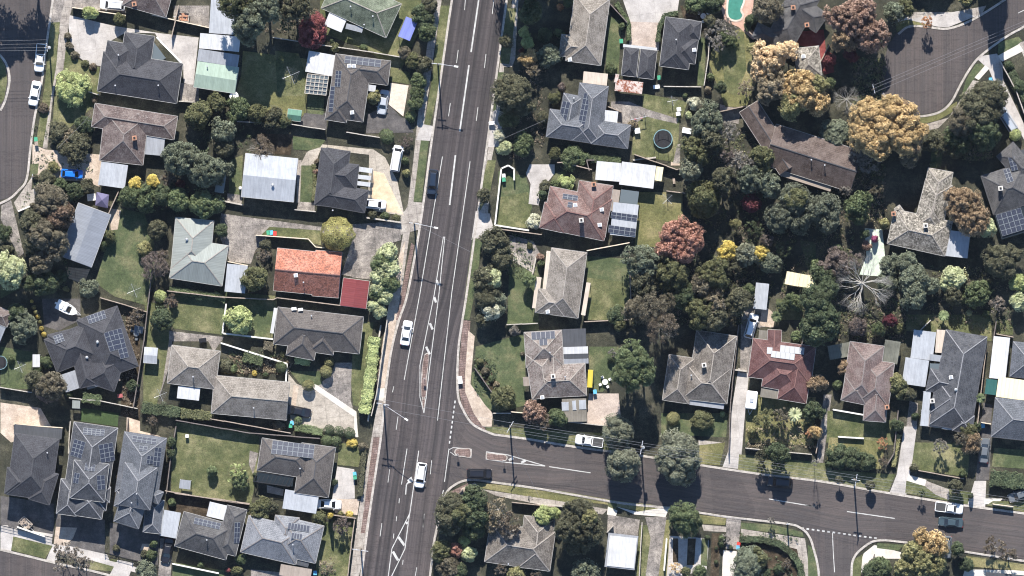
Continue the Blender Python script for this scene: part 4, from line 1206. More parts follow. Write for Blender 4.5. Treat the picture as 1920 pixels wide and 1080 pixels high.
# verges, footpaths, driveways   (name, material, layer, outline)
G = """
verge lawn 1 94,40 112,40 108,70 104,140 93,205 81,276 66,272 76,205 84,150 90,90
footpath path 2 112,38 121,0 135,0 126,60 118,130 106,140 97,195 88,278 79,278 92,200 105,120
driveway oldconcrete 1 96,-20 220,-20 236,24 136,14 125,40 94,42
driveway concrete 2 130,28 212,48 300,62 372,70 362,160 344,155 343,120 300,80 290,62 236,60 200,80 192,124 165,120 145,105 132,80 128,52
path oldconcrete 2 337,155 372,160 372,190 337,190
yard drycon 1 325,10 392,10 392,52 325,38
lawn lawn 1 112,60 122,48 131,80 140,106 164,122 186,126 182,192 118,250 96,270 100,200 106,140
driveway tanc 2 60,270 84,280 190,290 186,350 160,340 110,338 78,334 60,335
verge lush 3 56,308 72,306 70,325 56,330
verge lush 3 27,378 58,358 56,370 28,392
verge lush 2 0,480 14,480 38,540 0,560
path path 3 60,330 58,356 70,350 64,380 32,396 25,380 45,352
driveway oldconcrete 3 2,385 20,375 44,475 34,482 0,410
lawn lush 2 225,390 270,400 288,450 290,520 272,572 214,556 178,530 190,490 205,440
deck deck 2 122,500 168,505 157,533 128,522
terrace tanc 2 205,390 226,394 220,430 207,432
lawn lush 1 318,545 424,560 420,625 318,612
lawn lawn 2 322,565 420,580 418,628 324,616
yard oldconcrete 1 310,620 420,632 400,660 390,640 322,640 316,690 300,740 298,700
lawn lawn 1 270,565 318,572 316,640 304,720 290,770 268,760 268,700 275,640
lawn lush 1 0,650 60,660 56,730 0,728
driveway driveasphalt 2 78,560 150,560 150,600 110,620 82,612
yard soil 1 236,590 262,596 262,790 225,780
yard tanc 2 0,755 75,765 95,800 20,830 0,812
terrace tanc 3 237,782 262,790 262,808 300,818 296,850 235,840
lawn turf 3 152,765 222,775 220,800 150,790
lawn lawn 2 330,792 460,805 486,818 480,900 470,945 320,925 322,860
garden soil 2 314,925 400,935 390,970 312,960
driveway concrete 3 0,985 14,985 22,1005 0,1010
driveway driveasphalt 2 0,930 100,945 100,1005 15,990 0,985
yard concrete 3 0,986 98,1002 96,1024 0,1004
verge lawn 3 24,1006 98,1024 84,1048 20,1032
driveway concrete 2 0,1005 24,1008 20,1034 0,1032
driveway tanc 4 104,988 144,990 136,1010 120,1024 100,1020
driveway concrete 2 98,1020 110,1030 104,1058 86,1050
yard driveasphalt 2 104,960 196,975 196,1040 104,1020
yard driveasphalt 2 205,980 300,995 295,1060 205,1040
verge lawn 3 172,1045 222,1050 212,1072 165,1068
path concrete 3 110,1020 200,1040 205,1052 290,1072 290,1084 108,1034
driveway concrete 4 220,1050 250,1056 240,1085 205,1078
driveway oldconcrete 3 300,1010 322,1010 320,1085 296,1080
driveway tanc 4 266,1020 280,1020 276,1035 262,1032
lawn lush 2 325,1055 420,1070 420,1085 322,1080
driveway oldconcrete 3 470,1068 530,1074 530,1095 470,1090
lawn lawn 2 600,980 665,975 650,1085 590,1085
lawn lawn 3 636,830 680,838 672,876 632,872
driveway concrete 3 632,875 664,880 665,935 622,938
driveway tanc 3 628,936 674,936 670,966 628,962
path oldconcrete 3 468,845 484,850 474,890 466,870
path tanc 3 500,910 532,918 530,930 500,924
driveway beige2 2 540,700 556,720 612,740 666,770 672,820 560,800 545,790 540,740
driveway oldconcrete 3 628,680 662,680 657,750 666,782 590,724 612,710 622,700
path newconcrete 4 588,720 594,722 668,772 671,820 664,820 664,782 586,728
path tanc 4 550,722 560,724 554,762 546,758
lawn lush 3 543,696 600,696 604,720 580,728 562,720 550,705
lawn lawn 3 664,600 700,605 690,700 678,765 662,760 658,720 660,680
lawn lush 3 412,545 520,555 512,640 412,628
garden soil 4 430,665 540,670 545,700 430,700
lawn lush 2 100,60 112,60 110,64 100,64
driveway oldconcrete 2 414,400 470,408 600,425 740,415 752,440 716,470 700,510 690,524 640,515 660,450 560,428 500,445 478,470 470,495 430,490 410,440
verge lawn 3 505,425 600,432 602,460 540,446 490,440
driveway oldconcrete 3 672,425 750,425 752,450 712,462 700,525 660,520 664,460
lawn lush 3 564,310 590,310 586,380 560,378
path path 3 556,300 565,300 562,380 556,380
path oldconcrete 3 560,378 590,380 590,398 555,395
driveway beige2 3 562,310 575,285 600,270 700,280 722,295 745,340 758,405 700,395 690,370 692,290 650,285 600,282 590,310
driveway tan 4 700,320 720,325 756,402 718,395 716,378 696,370
lawn lush 3 548,255 610,262 600,276 580,282 550,280
yard soil 2 488,250 548,252 545,290 485,288
lawn lush 2 430,300 455,290 452,370 428,368
path oldconcrete 3 426,362 455,366 452,382 424,378
lawn dry 2 455,95 575,110 574,210 555,230 450,215 440,180 452,140
lawn lawn 3 515,95 560,100 572,140 572,180 520,180
path driveasphalt 3 570,212 612,212 612,242 560,234
lawn lush 3 576,175 608,180 606,215 576,212
driveway newtan 4 732,155 766,160 756,218 728,195
lawn lawn 3 732,128 768,135 768,158 732,152
driveway driveasphalt 3 688,215 728,195 752,220 762,222 776,248 686,250
verge lawn 3 826,10 848,10 826,150 806,236 795,234 808,160
footpath path 2 814,0 828,0 812,110 795,232 776,380 740,640 722,760 705,900 690,1000 672,1085 655,1085 672,960 700,800 716,700 745,500 765,380 775,300 783,220 800,90
verge lush 3 789,262 804,264 790,378 775,378
verge brick 4 771,455 777,460 752,600 742,600
verge brick 3 700,820 714,820 684,1000 676,1000
driveway concrete 3 790,232 812,236 806,264 780,262
driveway path 3 770,378 796,380 786,430 752,440 742,420
verge tanc 3 740,500 760,450 745,590 725,700 718,740 705,720
verge newconcrete 4 706,728 722,728 720,752 704,750
yard lawn 1 600,0 770,0 760,70 745,140 735,130 690,95 600,60
lawn lawn 2 755,0 790,0 785,60 752,130 735,105
verge lawn 3 946,15 968,15 955,120 938,118
footpath path 2 960,0 972,0 966,110 960,125 945,125 940,180 930,260 915,330 920,330 915,400 895,470 880,470 900,380 912,300 930,180 940,100 955,80
verge lush 3 924,135 945,135 930,205 922,210
driveway concrete 2 925,205 945,210 935,275 912,275
verge lawn 3 914,300 930,300 918,365 900,395 892,400 904,340
driveway concrete 3 892,395 905,400 918,400 926,430 884,450
verge lush 3 886,445 905,450 888,560 880,600 867,598 872,550
yard brick 3 868,600 882,602 876,700 872,730 895,780 912,808 886,793 866,760 858,715
footpath tanc 4 878,620 890,630 882,720 910,760 924,775 922,800 905,800 888,775 872,735 872,700
verge lush 3 884,700 896,690 922,745 926,772 912,765 884,725
lawn lush 1 955,500 1010,500 1010,620 950,618
lawn lush 2 892,650 985,625 985,760 930,775 905,730 890,700
garden soil 3 893,670 915,680 935,730 922,738 900,710
lawn lush 2 935,320 985,330 992,350 998,390 985,425 930,420
lawn lawn 3 934,370 990,360 996,388 990,428 930,422
lawn lush 3 1030,345 1040,325 1060,320 1060,330 1030,355
driveway concrete 4 993,308 1040,308 1040,325 1020,350 1010,385 991,382 995,345 986,325
yard oldconcrete 3 955,440 1000,452 1015,480 1000,500 955,470
path newconcrete2 4 950,468 965,470 1004,505 1000,512 955,485
lawn lush 2 1100,480 1180,485 1180,600 1100,600
lawn lawn 3 1100,520 1180,530 1180,600 1104,600
lawn dry 2 1195,360 1280,360 1280,460 1190,465
lawn lawn 2 1190,205 1275,212 1270,305 1185,290
lawn lawn 2 1205,175 1290,190 1280,220 1205,205
path oldconcrete 3 1146,190 1180,190 1215,205 1272,222 1270,232 1210,218 1180,240 1145,240
lawn dry 2 1340,70 1400,50 1420,150 1400,200 1360,200 1330,120
lawn lawn 3 1350,60 1395,60 1400,130 1380,180 1360,170
lawn lush 2 1142,30 1165,40 1160,140 1135,140
lawn lush 2 1310,70 1325,70 1320,160 1308,160
driveway concrete 2 1165,-10 1275,-10 1270,25 1240,45 1235,95 1180,90 1182,40
driveway beige3 3 1182,40 1236,42 1232,92 1180,88
yard pinkpave 3 1355,-20 1415,-20 1412,20 1398,45 1425,70 1412,74 1385,50 1360,40 1352,15
yard soil 2 1275,10 1330,15 1325,60 1290,60
yard redpave 3 1480,60 1545,55 1550,100 1546,142 1530,90 1500,85 1475,90
yard redpave 3 1538,85 1560,100 1565,135 1545,140
driveway beige3 3 1104,738 1160,738 1165,790 1155,800 1100,795
yard ground 2 1170,760 1240,760 1240,860 1175,850
lawn lush 2 1105,650 1160,650 1160,700 1130,735 1105,735
verge lawn 3 912,800 1180,815 1180,850 1100,838 912,810
lawn lush 2 1240,775 1365,775 1362,820 1240,815
verge dry 3 1312,835 1360,830 1350,873 1310,870
driveway concrete 3 1385,690 1405,700 1396,790 1392,840 1388,880 1355,876 1368,840 1372,770
driveway oldconcrete 3 1390,580 1410,580 1408,700 1388,700
path path 2 1310,825 1355,830 1355,842 1310,835
verge lawn 3 1386,852 1560,870 1560,905 1384,882
lawn dry 2 1400,740 1530,745 1525,835 1398,830
driveway oldconcrete 3 1400,570 1430,570 1450,610 1420,615
yard tanc 3 1430,570 1455,590 1450,615 1425,610
lawn lawn 2 1455,560 1510,560 1505,600 1458,600
driveway oldconcrete 2 1545,740 1560,740 1540,900 1528,905
lawn lawn 2 1552,770 1680,790 1675,835 1550,830
lawn dry 3 1555,820 1660,828 1655,880 1550,870
verge lawn 3 1540,880 1680,890 1665,925 1535,905
driveway concrete 3 1696,800 1720,800 1712,860 1700,928 1668,926 1682,890
driveway oldconcrete 3 1706,752 1722,756 1720,800 1700,800
lawn lawn 2 1715,830 1820,830 1815,895 1708,880
path newconcrete 4 1703,890 1738,900 1735,912 1702,902
path path 4 1738,902 1780,918 1780,938 1755,928 1735,912
verge lawn 3 1700,902 1830,925 1825,948 1698,925
driveway driveasphalt 3 1838,780 1862,790 1855,900 1830,905 1835,850
driveway concrete 4 1828,902 1850,902 1848,952 1815,946
path newconcrete 4 1846,935 1882,935 1870,945 1846,946
lawn lush 2 1865,840 1930,845 1930,880 1860,875
verge lawn 4 1862,940 1930,940 1930,962 1850,948
verge dry 3 890,905 1150,930 1260,955 1245,968 1130,945 1040,940 900,915
path path 3 905,918 1050,940 1140,955 1130,965 1040,952 930,930
yard brick 3 838,925 880,905 890,915 862,925 845,935
yard tanc 4 866,915 890,905 905,920 900,935 860,935
verge lawn 3 1140,935 1158,942 1155,958 1140,955
driveway newconcrete 4 1140,950 1158,958 1155,968 1138,965
driveway oldconcrete 3 1140,965 1200,975 1195,1010 1138,1000
path newconcrete 3 1155,950 1195,960 1256,950 1248,970 1190,965
driveway oldconcrete 3 1210,970 1250,970 1235,1080 1210,1085 1220,1010
lawn lawn 2 1200,985 1225,985 1210,1085 1190,1085
lawn dry 2 1243,975 1258,975 1250,1085 1232,1085
verge dry 3 1310,965 1362,972 1360,985 1315,982
path path 3 1316,984 1362,988 1362,998 1320,996
driveway concrete 2 1256,1005 1330,1010 1325,1070 1250,1085
garden soil 3 1262,1010 1272,1010 1272,1055 1262,1055
garden soil 3 1290,1010 1305,1010 1302,1060 1288,1060
garden lush 3 1316,1010 1328,1010 1326,1062 1314,1060
garden soil 3 1335,1000 1352,1000 1348,1085 1332,1085
driveway oldconcrete 3 1362,972 1390,972 1385,1030 1362,1030
driveway newconcrete 5 1356,1032 1382,1034 1378,1085 1354,1085
verge lush 4 1390,980 1450,984 1505,998 1508,1008 1440,998 1390,992
path path 3 1390,992 1510,1010 1520,1085 1505,1085 1495,1030 1390,1005
verge lush 4 1515,1022 1530,1030 1533,1085 1516,1085
garden soil 2 1385,1000 1500,1020 1500,1085 1385,1085
verge lush 4 1645,1018 1696,1022 1685,1033 1645,1028
path newconcrete 3 1620,1038 1640,1022 1690,1036 1690,1048 1635,1048 1615,1075 1612,1060
verge lawn 4 1600,1050 1618,1040 1614,1085 1598,1085
driveway newconcrete 3 1810,1068 1930,1070 1930,1085 1805,1085
verge dry 3 1812,1042 1930,1060 1930,1072 1812,1062
verge dry 3 1680,40 1715,28 1745,48 1700,50 1682,60
path newconcrete 4 1675,30 1702,23 1703,36 1680,42
path path 3 1702,22 1790,22 1850,10 1840,30 1780,40 1704,36
driveway concrete 4 1702,36 1800,20 1830,30 1780,50 1760,50
verge lush 4 1872,80 1910,68 1918,76 1900,90 1872,102
path newconcrete 5 1870,105 1912,82 1920,95 1880,115
driveway concrete 5 1838,105 1870,100 1880,118 1882,150 1920,230 1935,290 1915,250 1880,190 1855,130 1835,112
verge lush 4 1812,150 1830,120 1845,118 1850,130 1825,150 1800,190
path newconcrete 5 1828,145 1848,122 1856,128 1836,150
path path 4 1825,150 1836,152 1800,200 1760,240 1730,246 1728,235 1780,220
verge dry 3 1705,218 1760,212 1795,190 1795,205 1760,225 1720,235
yard palegreen 3 1622,428 1655,430 1662,500 1648,518 1612,515 1625,480
yard oldconcrete 2 1350,195 1390,205 1385,232 1350,225
lawn lush 3 1748,275 1768,285 1765,315 1745,310
lawn lush 2 1500,450 1530,455 1530,510 1515,505
path path 3 1908,80 1930,75 1930,130 1918,100
lawn lawn 2 1700,590 1860,590 1860,640 1700,620
yard driveasphalt 2 1845,755 1862,760 1858,800 1840,795
lawn lawn 2 1868,600 1900,600 1900,628 1868,626
terrace tanc 3 1470,240 1485,240 1480,270 1466,265
yard tanc 2 1260,270 1276,270 1275,310 1258,310
yard oldconcrete 3 1270,270 1276,270 1275,306 1262,306
"""
MATS['drycon'] = MATS['oldconcrete']
mat_ground("tanc", [(.30, .24, .19), (.38, .31, .25), (.46, .39, .32)], .5, 6, fine=.22)
mat_ground("beige2", [(.26, .23, .195), (.32, .285, .24), (.38, .34, .29)], .4, 6, fine=.2, joints=(2.5, 2.5, .03))
mat_ground("beige3", [(.30, .245, .21), (.36, .30, .26), (.42, .35, .30)], .5, 6, fine=.22)
mat_ground("newtan", [(.42, .36, .30), (.50, .43, .36), (.56, .49, .42)], .4, 6, fine=.12, joints=(3, 3, .03), jcol=.8)
mat_ground("newconcrete2", [(.30, .27, .23), (.38, .34, .3), (.42, .38, .33)], .4, 6, fine=.2, joints=(.5, .5, .04))
MATS['redpave2'] = MATS['redpave']
for ln in G.strip().splitlines():
    a = ln.split()
    poly(a[0], a[1], int(a[2]) if a[0] not in ('x',) else 1, [tuple(float(v) for v in q.split(',')) for q in a[3:]])

# ------------------------------------------------------------------ road markings
def T(ox, oy):
    return lambda *p: [(ox + p[i] / 3.8575, oy + p[i + 1] / 3.8575) for i in range(0, len(p), 2)]
e1 = T(760, 0); f1 = T(760, 270); g1 = T(760, 540); i1 = T(760, 800); i2 = T(1140, 800); i3 = T(1520, 800); c2 = T(400, 540); d2 = T(400, 800); e3 = T(1520, 0)
for s in (e1(530, 0, 475, 375), e1(460, 470, 393, 950), f1(362, 80, 320, 440)): strip(s, .34)
for s in (e1(435, -20, 428, 70), e1(382, 360, 370, 455), e1(325, 745, 312, 840), e1(640, 0, 628, 100), e1(583, 390, 572, 490), e1(525, 775, 513, 873),
          c2(1305, 710, 1295, 755), c2(1335, 930, 1322, 1025), d2(1275, 310, 1262, 405), d2(1345, 520, 1342, 555), d2(1325, 650, 1322, 685), d2(1305, 775, 1302, 810),
          d2(1218, 700, 1205, 795), d2(1525, 635, 1517, 730), d2(1372, 965, 1368, 1000), i1(190, 245, 180, 345), i1(138, 632, 127, 730), i1(82, 1020, 70, 1090)):
    strip(s, .15)
strip(f1(268, 90, 105, 1080) + c2(1380, 665), .17); strip(f1(468, 125, 335, 1080) + g1(232, 960), .17)
isl_l = f1(275, 670, 210, 1080) + g1(105, 560, 105, 790, 134, 905); isl_r = f1(285, 670, 243, 1080) + g1(172, 600, 150, 790, 134, 905)
strip(isl_l, .17); strip(isl_r, .17, .0755)
for s in (g1(208, 65, 222, 105), g1(177, 255, 197, 300), g1(150, 425, 177, 480), f1(225, 985, 240, 1020)): strip(s, .5, .074)
strip(d2(1400, 160, 1360, 420), .17); strip(d2(1485, 175, 1420, 630), .2)
strip(d2(1420, 630, 1290, 885, 1265, 1080, 1255, 1150), .2); strip(d2(1418, 630, 1385, 885, 1290, 1080, 1260, 1150), .2, .0755)
for s in (d2(1338, 800, 1382, 860), d2(1298, 905, 1336, 970), d2(1395, 690, 1402, 705)): strip(s, .55, .074)
strip(d2(1390, 492, 1396, 420, 1415, 398), .26); 
mb = MB(); mb.face([(*W(*p)[:2], .076) for p in d2(1432, 362, 1446, 398, 1412, 412, 1402, 388)][::-1]); o = mb.build("arrow_marking", ['paint']); o["kind"] = "structure"
dashes(g1(360, 815)[0], i1(316, 140)[0], 9, .25)
strip(i1(315, 160, 283, 400), .18); strip(i1(275, 460, 265, 505), .18)
strip(i1(312, 170, 345, 152, 478, 163), .14); strip(i1(325, 185, 360, 210, 475, 226), .14); strip(i1(478, 163, 475, 226), .14)
strip(i1(585, 183, 740, 205, 1012, 285), .2); strip(i1(583, 238, 720, 258, 1012, 286), .2, .0755); strip(i1(585, 183, 583, 238), .14)
for s in (i1(748, 245, 780, 228), i1(838, 262, 870, 245)): strip(s, .55, .074)
strip(i1(1040, 290, 1340, 335), .2); strip(i2(1165, 524, 1500, 580), .2); strip(i3(265, 615, 610, 665), .2); strip(i3(-40, 570, 35, 578), .2)
dashes(i2(1400, 735)[0], i3(500, 812)[0], 15, .3, .5); strip(i3(160, 770, 165, 900, 175, 1055), .17); strip(e3(1503, 93, 1560, 65), .15)
# raised brick islands with a pale kerb
def island(pts):
    pts = smooth(pts + [pts[0]], 4)[:-1]; P = [W(*p) for p in pts]; c = sum(P, Vector()) / len(P)
    mb = MB(); mb.prism([(p.x, p.y) for p in P], 0, .16); o = mb.build("traffic_island_kerb", ['kerb']); o["kind"] = "structure"
    Q = []
    for p in P:
        d = (c - p); Q.append(p + d.normalized() * min(.22, d.length * .4))
    mb = MB(); mb.prism([(p.x, p.y) for p in Q], 0, .18); o = mb.build("traffic_island", ['brick']); o["kind"] = "structure"
island(i1(352, 185, 368, 160, 430, 156, 474, 163, 474, 222, 420, 220, 370, 212))
island(i1(583, 190, 660, 196, 725, 206, 740, 230, 715, 252, 640, 246, 585, 236))
island(g1(140, 478, 168, 480, 158, 640, 146, 785, 118, 790, 113, 690, 122, 560))
island(g1(118, 800, 142, 800, 140, 850, 132, 880, 122, 850))
